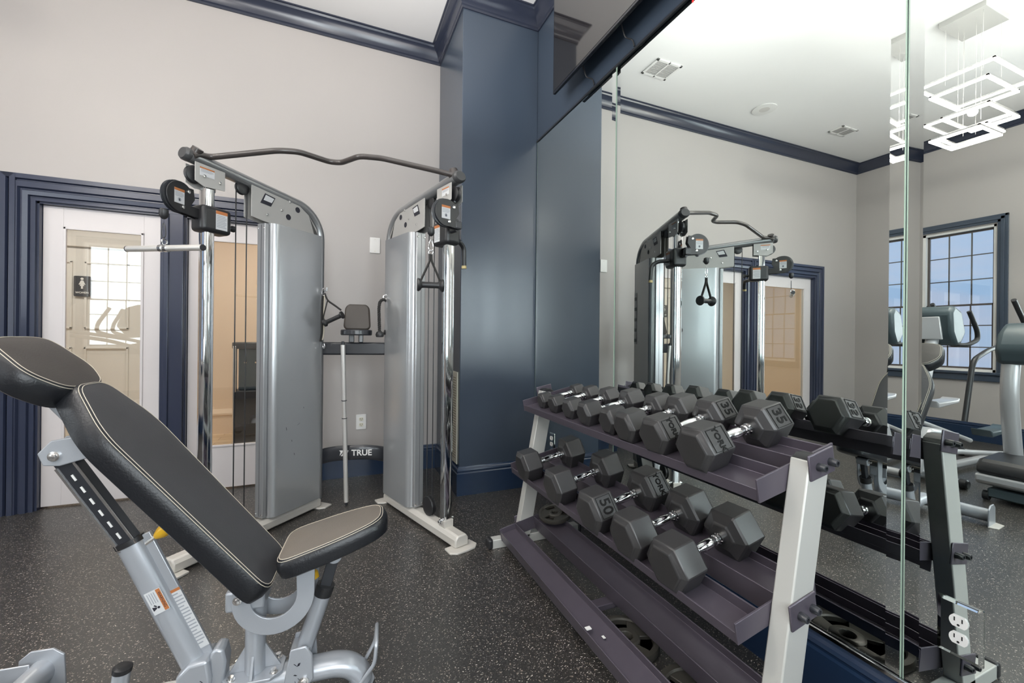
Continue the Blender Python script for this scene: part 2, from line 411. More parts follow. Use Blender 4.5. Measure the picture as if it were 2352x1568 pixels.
# panelled restroom door in the hall
root = struct(empty('door_4', (-2.35, HY-.03, 0))); Tm = local(root)
m = MB(Tm); m.box((-2.80, HY-.04, .01), (-2.02, HY, 2.12)); m.build('door_slab', HALLD, root, smooth=False)
for i, (x0, x1, z0, z1) in enumerate(((-2.72, -2.60, 1.25, 1.98), (-2.50, -2.12, 1.25, 1.98), (-2.72, -2.60, .25, 1.05), (-2.50, -2.12, .25, 1.05))):
    m = MB(Tm)
    for a, b, c, d in ((x0, x0+.02, z0, z1), (x1-.02, x1, z0, z1), (x0, x1, z0, z0+.02), (x0, x1, z1-.02, z1)): m.box((a, HY-.055, c), (b, HY-.04, d))
    m.build('panel_moulding', HALLD, root, smooth=False, bevel=.004)
m = MB()
for a, b in ((-2.92, -2.82), (-2.00, -1.90)): m.box((a, HY-.05, 0), (b, HY, 2.2))
m.box((-2.92, HY-.05, 2.14), (-1.90, HY, 2.24)); struct(m.build('trim_6', HALLD, smooth=False, bevel=.006))
# restroom sign
sg = thing('restroom_sign', 'dark restroom sign with white figure seen through the glass door', 'sign', (-2.512, HY-.056, 1.71)); Tm = local(sg)
m = MB(Tm); m.prism(rrect(-2.582, 1.60, -2.442, 1.82, .012), 'y', HY-.066, HY-.058); m.build('plate', SIGN, sg, smooth=False)
m = MB(Tm); y0, y1 = HY-.070, HY-.064
m.prism(arc((-2.512, 1.790), .013, 0, 2*PI, 14)[:-1], 'y', y0, y1)
m.prism([(-2.522, 1.772), (-2.502, 1.772), (-2.492, 1.745), (-2.484, 1.728), (-2.492, 1.726), (-2.500, 1.738), (-2.494, 1.712), (-2.504, 1.712), (-2.504, 1.682), (-2.510, 1.682), (-2.512, 1.690), (-2.514, 1.682), (-2.520, 1.682), (-2.520, 1.712), (-2.530, 1.712), (-2.524, 1.738), (-2.532, 1.726), (-2.540, 1.728), (-2.532, 1.745)], 'y', y0, y1)
m.build('woman_pictogram', WPLAS, sg, smooth=False)
text_obj('lettering', 'WOMEN', .028, local(sg) @ frame((1,0,0), (0,0,1), (-2.512, HY-.067, 1.640)), WPLAS, sg, bold=.0006)
# water cooler in the hall
wc = thing('water_cooler', 'tall black water cooler on the wood floor of the hall', 'water cooler', (-.84, 5.45, 0)); Tm = local(wc)
MB(Tm).box((-.985, 5.30, .03), (-.68, 5.62, .60)).build('lower_cabinet', BLACKP, wc, bevel=.01)
m = MB(Tm); m.box((-.985, 5.30, .02), (-.955, 5.36, 1.08)); m.box((-.71, 5.30, .02), (-.68, 5.36, 1.08)); m.build('side_rail', BRUSH, wc, bevel=.004)
MB(Tm).box((-.95, 5.40, .60), (-.71, 5.62, 1.05)).build('tap_recess', MACHD, wc, bevel=.01)
m = MB(Tm); m.prism(arc((-.83, 5.46), .19, 0, 2*PI, 20)[:-1], 'z', 1.05, 1.12); m.build('top_cap', BLACKP, wc, bevel=.01)
for x in (-.88, -.78):
    MB(Tm).cyl((x, 5.40, .93), (x, 5.36, .90), .012).build('tap', BRUSH, wc)
MB(Tm).box((-1.01, 5.26, 0), (-.66, 5.64, .03)).build('base_plate', MACHD, wc, bevel=.01)

# ================================================================== MIRRORS
def mirror(y0, y1, label):
    z0, z1, d, w = .232, 2.79, .006, .034
    root = thing('wall_mirror', label, 'mirror', (XM, (y0+y1)/2, z0), group='bevelled wall mirrors'); Tm = local(root)
    m = MB(Tm); xo, xi = XM-.0042, XM-d
    o_ = [(y0, z0), (y1, z0), (y1, z1), (y0, z1)]; i_ = [(y0+w, z0+.012), (y1-w, z0+.012), (y1-w, z1-.012), (y0+w, z1-.012)]
    ov = [m._v((xo, *p)) for p in o_]; iv = [m._v((xi, *p)) for p in i_]
    m.bm.faces.new(iv)
    for k in range(4): m.bm.faces.new((ov[k], ov[(k+1) % 4], iv[(k+1) % 4], iv[k]))
    ob = m.build('mirror_face', MIRROR, root, smooth=False)
    # make the normals face the room
    for p in ob.data.polygons:
        if p.normal.x > 0: p.flip()
    m = MB(Tm); t = .0035
    m.box((xo+.0002, y0-t, z0), (XM-.0005, y0+.001, z1)); m.box((xo+.0002, y1-.001, z0), (XM-.0005, y1+t, z1)); m.build('glass_edge', EDGE, root, smooth=False)
    return root
mirror(2.062, CYc-.012, 'far wall mirror panel next to the navy column')
mirror(.690, 2.050, 'middle wall mirror panel behind the dumbbell rack')
mirror(-.70, .680, 'nearest wall mirror panel with the outlet at its lower edge')
struct(MB().box((XM-.012, -.72, .216), (XM-.001, CYc, .231)).build('trim_7', CHROME, smooth=False, bevel=.002))
m = MB(); m.box((XM-.010, -.72, 2.791), (XM-.001, CYc, 2.803)); struct(m.build('trim_8', BLACKM, smooth=False))
def outlet_on_mirror(y, z, label, w=.088, h=.145):
    r = thing('mirrored_outlet', label, 'outlet', (XM-.006, y, z)); Tm = local(r); x = XM-.0065
    m = MB(Tm); o_ = rrect(y-w/2, z-h/2, y+w/2, z+h/2, .002, 1); b = .008
    i_ = rrect(y-w/2+b, z-h/2+b, y+w/2-b, z+h/2-b, .001, 1)
    m.rings([[(x, *p) for p in o_], [(x-.003, *p) for p in o_], [(x-.006, *p) for p in i_]]); m.build('cover_plate', MIRROR, r, smooth=False)
    for dz in (.022, -.022):
        pl = arc((y, z+dz), .0185, -.9, .9, 6)+arc((y, z+dz), .0185, PI-.9, PI+.9, 6)
        f = MB(Tm).prism(pl, 'x', x-.010, x-.005).build('socket', WPLAS, r, smooth=False)
        m = MB(Tm)
        for dy in (-.0075, .0075): m.box((x-.0107, y+dy-.0012, z+dz), (x-.0095, y+dy+.0012, z+dz+.010))
        m.cyl((x-.0107, y, z+dz-.008), (x-.0095, y, z+dz-.008), .0028, n=10); m.build('slot', BLACKP, f, smooth=False)
    return r
outlet_on_mirror(.562, .450, 'mirror-faced duplex outlet on the nearest mirror panel')
outlet_on_mirror(2.80, .43, 'mirror-faced outlet low on the far mirror panel beside the column', .075, .12)

# TV above the mirrors
tv = thing('television', 'black flat screen television mounted high above the mirrors', 'television', (1.45, 1.95, 3.2)); Tm = local(tv)
MB(Tm).box((1.385, 1.27, 2.885), (1.405, 2.60, 3.64)).build('bezel', BLACKG, tv, bevel=.003)
MB(Tm).box((1.3835, 1.285, 2.90), (1.3855, 2.585, 3.625)).build('screen', TVSCR, tv, smooth=False)
m = MB(Tm); m.prism([(1.405, 2.89), (1.405, 3.63), (1.43, 3.58), (1.45, 3.45), (1.45, 2.97), (1.43, 2.915)], 'y', 1.32, 2.55); m.build('rear_housing', BLACKP, tv, smooth=False, bevel=.004)
MB(Tm).box((1.45, 1.75, 3.05), (1.515, 2.1, 3.45)).build('wall_mount', BLACKM, tv, bevel=.004)
for y in (2.32, 1.93):
    MB(Tm).tube(smooth_path([(1.44, y, 2.96), (1.47, y-.01, 2.86), (1.505, y-.03, 2.85), (1.512, y-.035, 2.81)], .02), .004, n=8).build('cable', BLACKP, tv)
MB(Tm).cyl((1.395, 1.60, 2.878), (1.395, 1.60, 2.886), .004).build('standby_light', mat('red_led', (.8, .02, .02), .4, emit=(1, .02, .02), estr=4), tv)

# ceiling vents, speaker (seen in the mirror)
def vent(x, y, lx, ly, label):
    r = thing('ceiling_vent', label, 'vent', (x, y, ZC), group='ceiling air vents'); Tm = local(r)
    m = MB(Tm)
    for a, b, c, d in ((-lx, -lx+.025, -ly, ly), (lx-.025, lx, -ly, ly), (-lx, lx, -ly, -ly+.025), (-lx, lx, ly-.025, ly), (-.008, .008, -ly, ly)): m.box((x+a, y+c, ZC-.012), (x+b, y+d, ZC-.001))
    m.build('frame', WPLAS, r, smooth=False, bevel=.002)
    m = MB(Tm); 
    for k in range(9):
        for q in (-1, 1):
            yy = y-ly+.03+(2*ly-.06)*k/8; m.box((x+(.008 if q > 0 else -lx+.02), yy-.006, ZC-.010), (x+(lx-.02 if q > 0 else -.008), yy+.002, ZC-.003))
    m.build('louvre', mat('vent_grey', (.45, .44, .43), .5), r, smooth=False)
vent(.105, 3.25, .15, .12, 'square ceiling vent nearest the navy column'); vent(-2.83, 3.29, .15, .09, 'smaller ceiling vent over the doors')
r = thing('ceiling_speaker', 'round white speaker grille flush in the ceiling', 'speaker', (-1.47, 3.34, ZC)); Tm = local(r)
MB(Tm).lathe([(-.001, .125), (-.008, .125), (-.010, .112)], (-1.47, 3.34, ZC), (0, 0, 1), n=36).build('rim', WPLAS, r)
MB(Tm).lathe([(-.004, .111), (-.009, .108), (-.011, .0)], (-1.47, 3.34, ZC), (0, 0, 1), n=36).build('grille', mat('grille_white', (.70, .68, .65), .6, bump=.6, bscale=300), r)

# chandelier
ch = thing('chandelier', 'modern chandelier of nested glowing rectangular rings hung from a steel canopy', 'chandelier', (-1.75, 1.73, ZC)); Tm = local(ch)
MB(Tm).box((-1.94, 1.59, ZC-.045), (-1.56, 1.87, ZC)).build('canopy', PLATE, ch, bevel=.002)
rings_ = [(3.30, .66, .46, -.02, .00), (3.17, .50, .34, .10, -.04), (3.10, .40, .42, -.20, .10), (3.00, .50, .28, .02, -.05), (2.92, .30, .30, -.08, .04), (2.84, .36, .30, .12, .0)]
for z, lx, ly, dx, dy in rings_:
    cx, cy = -1.75+dx, 1.73+dy; hx, hy = lx/2, ly/2; t = .014
    sh = MB(Tm)
    for a, b, c, d in ((-hx, hx, -hy, -hy+t), (-hx, hx, hy-t, hy), (-hx, -hx+t, -hy, hy), (hx-t, hx, -hy, hy)): sh.box((cx+a, cy+c, z), (cx+b, cy+d, z+.012))
    rg = sh.build('ring', BRUSH, ch, smooth=False)
    sh = MB(Tm)
    for a, b, c, d in ((-hx, hx, -hy, -hy+t), (-hx, hx, hy-t, hy), (-hx, -hx+t, -hy, hy), (hx-t, hx, -hy, hy)): sh.box((cx+a, cy+c, z-.014), (cx+b, cy+d, z-.0005))
    sh.build('light_strip', LED, rg, smooth=False)
for x, y, z in ((-1.90, 1.62, 3.31), (-1.6, 1.62, 3.31), (-1.90, 1.84, 3.31), (-1.6, 1.84, 3.31), (-1.8, 1.70, 3.01), (-1.70, 1.80, 3.01), (-1.66, 1.68, 2.85), (-1.84, 1.82, 2.93)):
    MB(Tm).cyl((x, y, z), (x, y, ZC-.04), .0013, n=6).build('wire', BRUSH, ch)

# wall plates
def plate_thing(name, label, cat, x, z, w, h, outlet=False):
    r = thing(name, label, cat, (x, YB, z)); Tm = local(r)
    MB(Tm).prism(rrect(x-w/2, z-h/2, x+w/2, z+h/2, .004, 2), 'y', YB-.008, YB-.0005).build('cover_plate', WPLAS, r, bevel=.002)
    if outlet:
        for dz in (.024, -.024):
            f = MB(Tm).prism(rrect(x-.017, z+dz-.015, x+.017, z+dz+.015, .008, 3), 'y', YB-.011, YB-.007).build('socket', IVORY, r, smooth=False)
            m = MB(Tm)
            for dx in (-.007, .007): m.box((x+dx-.0015, YB-.0118, z+dz-.002), (x+dx+.0015, YB-.0108, z+dz+.009))
            m.cyl((x, YB-.0118, z+dz-.009), (x, YB-.0108, z+dz-.009), .003, n=8); m.build('slot', BLACKP, f, smooth=False)
    else:
        m = MB(Tm)
        for dz in (h*.38, -h*.38): m.cyl((x, YB-.010, z+dz), (x, YB-.007, z+dz), .004, n=8)
        m.build('screw', IVORY, r)
plate_thing('blank_wall_plate', 'blank white cover plate high on the back wall between the towers', 'wall plate', .325, 1.99, .085, .135)
plate_thing('wall_outlet', 'white duplex outlet on the back wall above the crossbeam', 'outlet', .226, .462, .082, .128, True)
# return-air grille on the side of the column
r = thing('wall_grille', 'tall cream slotted grille on the side of the navy column', 'vent', (CXc, 3.31, .22)); Tm = local(r)
MB(Tm).box((CXc-.008, 3.16, .222), (CXc-.0005, 3.46, .93)).build('frame', IVORY, r, bevel=.003)
m = MB(Tm)
for k in range(32): m.box((CXc-.0095, 3.19, .26+k*.02), (CXc-.0075, 3.43, .267+k*.02))
m.build('slot', mat('slot_shadow', (.35, .31, .22), .6), r, smooth=False)

# ================================================================== CABLE TRAINER
ct = thing('cable_trainer', 'silver dual tower cable crossover machine with black pulleys and pull-up bar', 'cable machine', (.14, 3.2, 0))
CT = local(ct)
def tower_matrix(x, y, ang):
    a = math.radians(ang)
    return Matrix.Translation((x, y, 0)) @ Matrix.Rotation(a, 4, 'Z')     # local +x = s (forward), +y = lateral, z up
TL = tower_matrix(-.10, 3.275, 225.5); TR = tower_matrix(.384, 3.20, 288.7)
def warn_label(M, w, h, parent, name='warning_label', pict=True, lines=5):
    """flat label in the local xy of M (x right, y up)"""
    m = MB(M); m.box((-w/2, -h/2, 0), (w/2, h/2, .0006)); lb = m.build(name, LABELW, parent, smooth=False); top = lb
    if parent.parent: lb = parent      # keep to thing > part > sub-part
    m = MB(M); m.box((-w/2, h/2-.17*h, .0006), (w/2, h/2, .0011)); m.build('warning_band', LABELO, lb, smooth=False)
    m = MB(M)
    y = h/2-.24*h
    for k in range(lines):
        m.box((-w*.42, y-h*.035, .0006), (w*(.42 if k % 3 else .30), y, .0010)); y -= h*.085
    m.build('print', LABELG, lb, smooth=False)
    if pict:
        m = MB(M); c = (0, -h*.22)
        m.prism(arc((c[0], c[1]-h*.02), h*.13, 0, 2*PI, 14)[:-1], 'z', .0006, .0010); m.build('pictogram_disc', LABELG, lb, smooth=False)
        m = MB(M); m.prism(arc((c[0], c[1]+h*.03), h*.035, 0, 2*PI, 10)[:-1], 'z', .0009, .0013); m.prism([(-w*.07, c[1]-h*.1), (w*.09, c[1]-h*.1), (w*.03, c[1]+h*.0), (-w*.05, c[1]+h*.0)], 'z', .0009, .0013)
        m.build('pictogram', SCUFF, lb, smooth=False)
    return lb
def tower(TT, side):
    """side=+1: inner side of the tower is local +y"""
    M = CT @ TT
    # rear upright bending into the top arm
    path = [(0, 0, .06), (0, 0, 1.70)]
    c = (.22, 1.87); 
    path += [(c[0]-.22*math.cos(t), 0, c[1]+.20*math.sin(t)) for t in [PI/2*k/10 for k in range(11)]]
    path += [(.86, 0, 2.125)]
    MB(M).tube(path, .033, n=18, sy=1.2, up=(0, 1, 0)).build('upright_and_arm', FRAME, ct)
    MB(M).tube([(.853, 0, 2.1245), (.872, 0, 2.127), (.884, 0, 2.128)], [.0345, .0345, .027], n=18, sy=1.2, up=(0, 1, 0)).build('end_cap', mat('end_cap_grey', (.07, .07, .072), .35), ct)
    # base tube and feet
    pr = [(-.045, .012), (.045, .012), (.045, .055), (.028, .078), (-.028, .078), (-.045, .055)]
    MB(M).rings([[(x, *p) for p in pr] for x in (0, .93)]).build('base_tube', BASEW, ct, bevel=.008)
    for x, n_ in ((-.01, 0), (.925, 1)):
        m = MB(M); m.prism([(x-.045, -.085), (x+.02, -.092), (x+.05, -.06), (x+.055, 0), (x+.05, .06), (x+.02, .092), (x-.045, .085)], 'z', 0.0, .012); f = m.build('foot_plate', BASEW, ct, bevel=.003)
    # shroud: rounded box, slightly wider to the inner side
    h = .062
    pl = [(.035, -h), (.36, -h)] + arc((.36, -h+.05), .05, -PI/2, 0, 6)[1:] + arc((.36, h-.05), .05, 0, PI/2, 6) + [(.035, h)]
    MB(M).prism(pl, 'z', .082, 1.885).build('weight_stack_cover', SHROUD, ct, angle=50)
    MB(M).box((.412, -.036, .09), (.440, .030, 1.88)).build('front_channel', SHROUD, ct, bevel=.004)
    m = MB(M)
    for z in (.11, 1.85):
        for y in (-.028, .022): m.lathe([(0, .006), (.003, .006), (.004, .003)], (.440, y, z), (1, 0, 0), n=10)
    m.build('screw', BRUSH, ct)
    MB(M).box((.4402, -.0015, .1), (.4412, .0, 1.87)).build('channel_seam', SCUFF, ct, smooth=False)
    # gusset plates under the arm
    for yy in (-.030, .030):
        pl = [(.53, 2.085), (.53, 1.895), (.45, 1.885), (.03, 1.87), (.03, 1.70), (.015, 1.75), (.05, 1.93), (.12, 2.01), (.22, 2.065)]
        m = MB(M); m.prism(pl, 'y', yy-.003, yy+.003); g = m.build('gusset_plate', PLATE, ct, bevel=.0015)
        sgn = 1 if yy > 0 else -1; f = yy+sgn*.0034
        m = MB(M)
        sl = [(.375, 2.045), (.445, 2.055), (.475, 1.99), (.405, 1.985)]
        m.prism(sl, 'y', f, f+sgn*.0012); 
        for (a, z) in ((.21, 2.02), (.28, 1.955)): m.prism(arc((a, z), .018, 0, 2*PI, 16)[:-1], 'y', f, f+sgn*.0012)
        m.build('cutout', SCUFF, g, smooth=False)
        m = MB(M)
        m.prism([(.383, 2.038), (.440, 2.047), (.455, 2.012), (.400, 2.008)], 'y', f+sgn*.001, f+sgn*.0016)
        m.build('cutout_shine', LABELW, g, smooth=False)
        m = MB(M)
        for (a, z) in ((.27, 2.055), (.33, 1.985), (.43, 1.93)): m.lathe([(0, .008), (.004, .008), (.006, .004)], (a, f, z), (0, sgn, 0), n=10)
        m.build('bolt', BRUSH, g)
    # front bracket plates hung below the arm
    for yy in (-.038, .038):
        MB(M).prism([(.69, 2.088), (.69, 1.985), (.80, 1.975), (.845, 1.995), (.845, 2.092)], 'y', yy-.002, yy+.002).build('front_bracket', PLATE, ct, bevel=.001)
        s_ = 1 if yy > 0 else -1
        Lm = M @ frame((-s_, 0, 0), (0, 0, 1), (.785, yy+s_*.0024, 2.052))
        warn_label(Lm, .075, .045, ct, pict=False, lines=4)
    m = MB(M)
    for yy in (-.038, .038):
        for (a, z) in ((.72, 2.02), (.80, 2.03)): m.lathe([(0, .008), (.006, .007), (.007, .003)], (a, yy+(.002 if yy > 0 else -.002), z), (0, 1 if yy > 0 else -1, 0), n=10)
    m.build('bracket_bolt', BRUSH, ct)
    MB(M).lathe([(-.016, .035), (-.012, .045), (-.006, .038), (.006, .038), (.012, .045), (.016, .035)], (.825, 0, 2.035), (0, 1, 0)).build('top_pulley', BLACKP, ct)
    MB(M).lathe([(-.014, .030), (-.01, .038), (-.005, .03), (.005, .03), (.01, .038), (.014, .03)], (.565, 0, 2.05), (0, 1, 0)).build('inner_pulley', BLACKP, ct)
    # chrome guide post
    MB(M).prism(rrect(.735, -.028, .785, .028, .006, 2), 'z', .09, 2.09).build('guide_post', CHROME, ct, bevel=.0)
    MB(M).box((.728, -.03, .075), (.795, .03, .118)).build('post_bracket', BASEW, ct, bevel=.002)
    m = MB(M); m.lathe([(0, .014), (.01, .014), (.012, .008), (.02, .008)], (.760, .031, .11), (0, 1, 0), n=12); m.lathe([(0, .014), (.01, .014), (.012, .008), (.02, .008)], (.760, -.031, .11), (0, -1, 0), n=12); m.build('post_bolt', CHROME, ct)
    # cables
    for s_, y_ in ((.535, 0), (.60, 0)):
        MB(M).cyl((s_, y_, .16), (s_, y_, 2.05), .0032, n=8).build('cable', BLACKP, ct)
    MB(M).lathe([(-.016, .010), (-.014, .058), (-.008, .060), (-.004, .050), (.004, .050), (.008, .060), (.014, .058), (.016, .010)], (.567, 0, .135), (0, 1, 0), n=28).build('floor_pulley', BLACKP, ct)
    m = MB(M); m.lathe([(0, .006), (.004, .005)], (.567, .016, .135), (0, 1, 0), n=8); m.build('axle_bolt', WPLAS, ct)
    # adjustable collar on the post
    bx = MB(M).box((.655, -.052, 1.745), (.815, .052, 1.885)).build('height_collar', BLACKP, ct, bevel=.022, seg=4)
    for s_ in (-1, 1):
        warn_label(M @ frame((-s_, 0, 0), (0, 0, 1), (.715, s_*.0525, 1.815)), .062, .10, bx, pict=False, lines=8)
    MB(M).lathe([(0, .012), (.025, .012), (.03, .018), (.045, .018)], (.655, 0, 1.80), (-1, 0, 0), n=12).build('collar_knob', BLACKP, bx)
tower(TL, 1); tower(TR, -1)

# swivelling pulley heads (world-space axes)
def pulley_head(post, dirv, ctr, R, hook, lever, TT, tail=1.8):
    M = CT; d = V((*dirv, 0)).normalized(); nrm = V((-d.y, d.x, 0))
    F = M @ frame((d.x, d.y, 0), (0, 0, 1), ctr)      # local x along d, y up, z = nrm-ish
    back = -1
    m = MB(F)
    pl = arc((0, 0), R, math.radians(-100), math.radians(128), 18) + [(-R*.95, R*.80), (-R*1.05, R*.1), (-R*.75, -R*.35), (-R*(tail-.05), -R*.38), (-R*tail, -R*1.05)]
    m.prism(pl, 'z', -.018, -.012); m.prism(pl, 'z', .012, .018)
    hd = m.build('pulley_head', BLACKP, ct, bevel=.002)
    MB(F).lathe([(-.010, R*.80), (-.008, R*1.02), (-.003, R*.9), (.003, R*.9), (.008, R*1.02), (.010, R*.80)], (R*.12, -.0, 0), (0, 0, 1), n=32).build('pulley_wheel', BLACKM, hd)
    MB(F).box((-R*(tail+.2), -R*1.0, -.022), (-R*(tail-.35), -R*.45, .022)).build('swivel_block', BLACKM, hd, bevel=.004)
    m = MB(F)
    for s_ in (-1, 1):
        for (a, b) in ((-R*.55, R*.50), (-R*.15, -R*.62)): m.lathe([(0, .009), (.004, .009), (.006, .005)], (a, b, s_*.018), (0, 0, s_), n=12)
    m.build('head_bolt', BRUSH, hd)
    for s_ in (-1, 1):
        warn_label(F @ frame((s_, 0, 0), (0, 1, 0), (R*.12, R*.02, s_*.0185)), R*.72, R*.95, hd, lines=4)
    # swivel brackets to the collar
    p0 = V(ctr) - d*R*(tail-.05) + V((0, 0, -R*.7)); q = V((post[0], post[1], p0.z))
    m = MB(M)
    for dz in (-.03, .03): m.tube([p0+V((0, 0, dz)), q+V((0, 0, dz))], .012, n=8, sy=.5)
    m.build('swivel_bracket', BLACKM, ct)
    # rubber ball stop and cable end
    hk = V(hook)
    MB(M).lathe([(0, .012), (.006, .019), (.035, .019), (.045, .012), (.05, .006)], hk+V((0, 0, .03)), (0, 0, -1), n=18).build('cable_stop', BLACKP, ct)
    if lever:
        MB(M).tube(smooth_path(lever, .035), .0150, n=12).build('lever_handle', BLACKP, ct)
        a, b = V(lever[-2]), V(lever[-1]); dd = (b-a).normalized()
        MB(M).cyl(b, b+dd*.018, .0155, .0165).build('lever_tip', GRIPY, ct)
pulley_head((-.61, 2.77), (-.50, -.866), (-.722, 2.598, 1.885), .077, (-.760, 2.538, 1.775), [(-.62, 2.83, 1.77), (-.66, 2.93, 1.77), (-.69, 2.955, 1.75), (-.705, 2.965, 1.70)], TL)
pulley_head((.625, 2.44), (-.95, -.312), (.575, 2.343, 1.895), .077, (.491, 2.332, 1.775), [(.66, 2.53, 1.80), (.72, 2.58, 1.80), (.760, 2.61, 1.77), (.764, 2.615, 1.655)], TR, 1.05)
# pull-up bar
pb = [(-.673, 2.645, 2.118), (-.655, 2.665, 2.135), (-.61, 2.70, 2.142), (-.289, 2.626, 2.206), (-.187, 2.630, 2.219), (-.03, 2.708, 2.219), (.033, 2.694, 2.219), (.127, 2.560, 2.222), (.244, 2.536, 2.222), (.531, 2.419, 2.155), (.650, 2.385, 2.130)]
MB(CT).tube(smooth_path(pb, .035), .0155, n=14).build('pull_up_bar', BRONZE, ct)
m = MB(CT); m.cyl((-.675, 2.672, 2.13), (-.655, 2.66, 2.165), .03, .026); m.cyl((.64, 2.40, 2.125), (.635, 2.415, 2.172), .032, .026); m.build('bar_flange', BRONZE, ct)
# rear crossbeams between the towers
yb = 3.24
pth = [(-.10, 3.30, .335), (-.02, 3.275, .358), (.07, 3.235, .370), (.14, 3.215, .372), (.22, 3.205, .370), (.30, 3.205, .355), (.385, 3.225, .328)]
bw = MB(CT).tube(smooth_path(pth, .06), .013, n=12, sy=4.0, up=(0, 0, 1)).build('curved_crossbeam', BLACKM, ct)
dirb = V((.32, -.09, 0)).normalized()
F = CT @ frame(dirb, (0, 0, 1), (.165, 3.194, .371))
text_obj('lettering', 'TRUE', .058, F @ Matrix.Translation((.028, 0, 0)), WPLAS, bw, bold=.0014)
m = MB(F @ Matrix.Translation((-.092, 0, 0)))
m.prism([(-.034, .020), (.0, .020), (-.018, -.004), (-.030, -.018), (-.024, .010)], 'z', 0, .0008); m.prism([(.004, .020), (.030, .020), (.018, -.020), (.008, -.020), (.018, .008), (.006, .008), (-.010, -.020), (-.022, -.020)], 'z', 0, .0008)
m.build('swoosh_logo', WPLAS, bw, smooth=False)
MB(CT).prism([(-.10, 3.315), (-.10, 3.255), (.384, 3.17), (.384, 3.235)], 'z', 1.065, 1.155).build('upper_crossbeam', BLACKM, ct, bevel=.012, seg=3)
# padded stand (phone / knee pad) on the upper beam
MB(CT).prism(arc((.15, 3.19), .105, PI, 2*PI, 14)+[(.255, 3.25), (.045, 3.25)], 'z', 1.205, 1.245).build('tray', BLACKM, ct, bevel=.008)
m = MB(CT); m.box((.10, 3.185, 1.155), (.135, 3.22, 1.21)); m.box((.165, 3.185, 1.155), (.195, 3.22, 1.21)); m.build('tray_post', BLACKM, ct, bevel=.004)
pts = rrect(-.092, -.085, .092, .088, .035, 6)
pts = [(x*(1-.12*(y+.085)/.17), y+ (.018*math.cos(x*12) if y > .05 else 0)) for x, y in pts]
MB(CT @ frame((1, -.1, 0), (0, .22, 1), (.155, 3.20, 1.325))).prism(pts, 'z', -.016, .016).build('back_pad', mat('dark_taupe_pad', (.055, .045, .038), .45), ct, bevel=.012, seg=3)
# instruction placard on the outer rear of the right tower (seen in the mirror)
Mr = CT @ TR
m = MB(Mr); m.box((.04, .063, 1.15), (.10, .0645, 1.62)); pc = m.build('instruction_placard', LABELW, ct, smooth=False)
m = MB(Mr)
for k in range(5): m.box((.042, .0645, 1.17+k*.095), (.098, .0652, 1.20+k*.095))
m.build('placard_bands', MACHD, pc, smooth=False)
# scuffs on the left shroud
m = MB(CT @ TL)
for (a, z, da, dz) in ((.30, .60, .004, .02), (.26, .52, .003, .012), (.20, .63, .02, -.012), (.24, .43, .004, .014), (.17, .72, .003, .01)):
    m.prism([(a, z), (a+.003, z), (a+da+.003, z+dz), (a+da, z+dz)], 'y', .0622, .0626)
m.build('scuff_mark', SCUFF, ct, smooth=False)
# side hooks
for (p, d) in (((.362, 3.19, 1.50), (-.02, -.05, .015)), ((-.075, 3.23, 1.50), (.03, -.05, .01))):
    MB(CT).tube([V(p), V(p)+V(d), V(p)+V(d)+V((0, 0, .02))], .0035, n=8).build('accessory_hook', CHROME, ct)

# ---------------- cable attachments (things of their own)
def carabiner(mb, top, L=.065, w=.010, d=(1, 0, 0), r=.0024):
    t = V(top); d = V(d).normalized()
    pts = [t+V((0,0,0))]
    P = []
    for k in range(20):
        a = 2*PI*k/20; P.append(t+V((0, 0, -L/2)) + d*math.cos(a)*w*(1+.35*(-math.sin(a))) + V((0, 0, math.sin(a)*L/2)))
    mb.tube(P, r, n=8, closed=True, up=d.cross(V((0,0,1))))
# short straight bar on the left pulley
sb = thing('straight_bar_attachment', 'short chrome straight bar hanging from the left pulley', 'cable attachment', (-.755, 2.53, 1.62)); Tm = local(sb)
h = V((-.760, 2.538, 1.735))
m = MB(Tm); carabiner(m, h, .072, .011, (.86, -.5, 0)); m.build('carabiner', BLACKM, sb)
c = V((-.752, 2.523, 1.612)); dd = (V((-.567, 2.391, 1.608))-V((-.938, 2.654, 1.618))).normalized()
MB(Tm).cyl(c-dd*.225, c+dd*.225, .0145, n=20).build('bar', SATIN, sb)
m = MB(Tm); m.cyl(c+dd*.2245, c+dd*.229, .0152); m.cyl(c-dd*.2245, c-dd*.229, .0152); m.build('end_cap', BLACKM, sb)
m = MB(Tm); m.cyl(c-dd*.024, c-dd*.006, .0185); m.cyl(c+dd*.006, c+dd*.024, .0185); m.torus(c+V((0, 0, .030)), dd, .013, .0035, n=18); m.build('swivel_collar', CHROME, sb)
def strap_handle(label, top, half, drop, axis, ring=True, tilt=0., name='strap_handle'):
    r = thing(name, label, 'cable attachment', tuple(top)); Tm = local(r); t = V(top); a = V(axis).normalized()
    m = MB(Tm)
    if ring: carabiner(m, t+V((0, 0, 0)), .062, .012, a)
    m.torus(t+V((0, 0, -.07)), a.cross(V((0,0,1))), .012, .003, n=16); m.build('carabiner', CHROME, r)
    s0 = t+V((0, 0, -.08)); s1 = t+V((0, 0, -.115)); g = t+V((0, 0, -.115-drop)); e0 = g-a*half; e1 = g+a*half
    side = a.cross(V((0,0,1))).normalized()
    for e, q in ((e0, -1), (e1, 1)):
        mm = MB(Tm)
        mm.tube(smooth_path([s0+a*q*.003, s1+a*q*.004, e+a*(-q)*.012+V((0,0,.03)), e], .03), .0060, n=8, sy=1.6, up=side); mm.build('strap', ROPE, r)
    m = MB(Tm); m.lathe([(-half-.010, .012), (-half-.010, .034), (-half-.002, .037), (-half+.006, .032), (-half+.016, .018), (-half*.5, .0165), (0, .0175), (half*.5, .0165), (half-.016, .018), (half-.006, .032), (half+.002, .037), (half+.010, .034), (half+.010, .012)], g, a, n=24)
    m.build('grip', BLACKP, r); return r
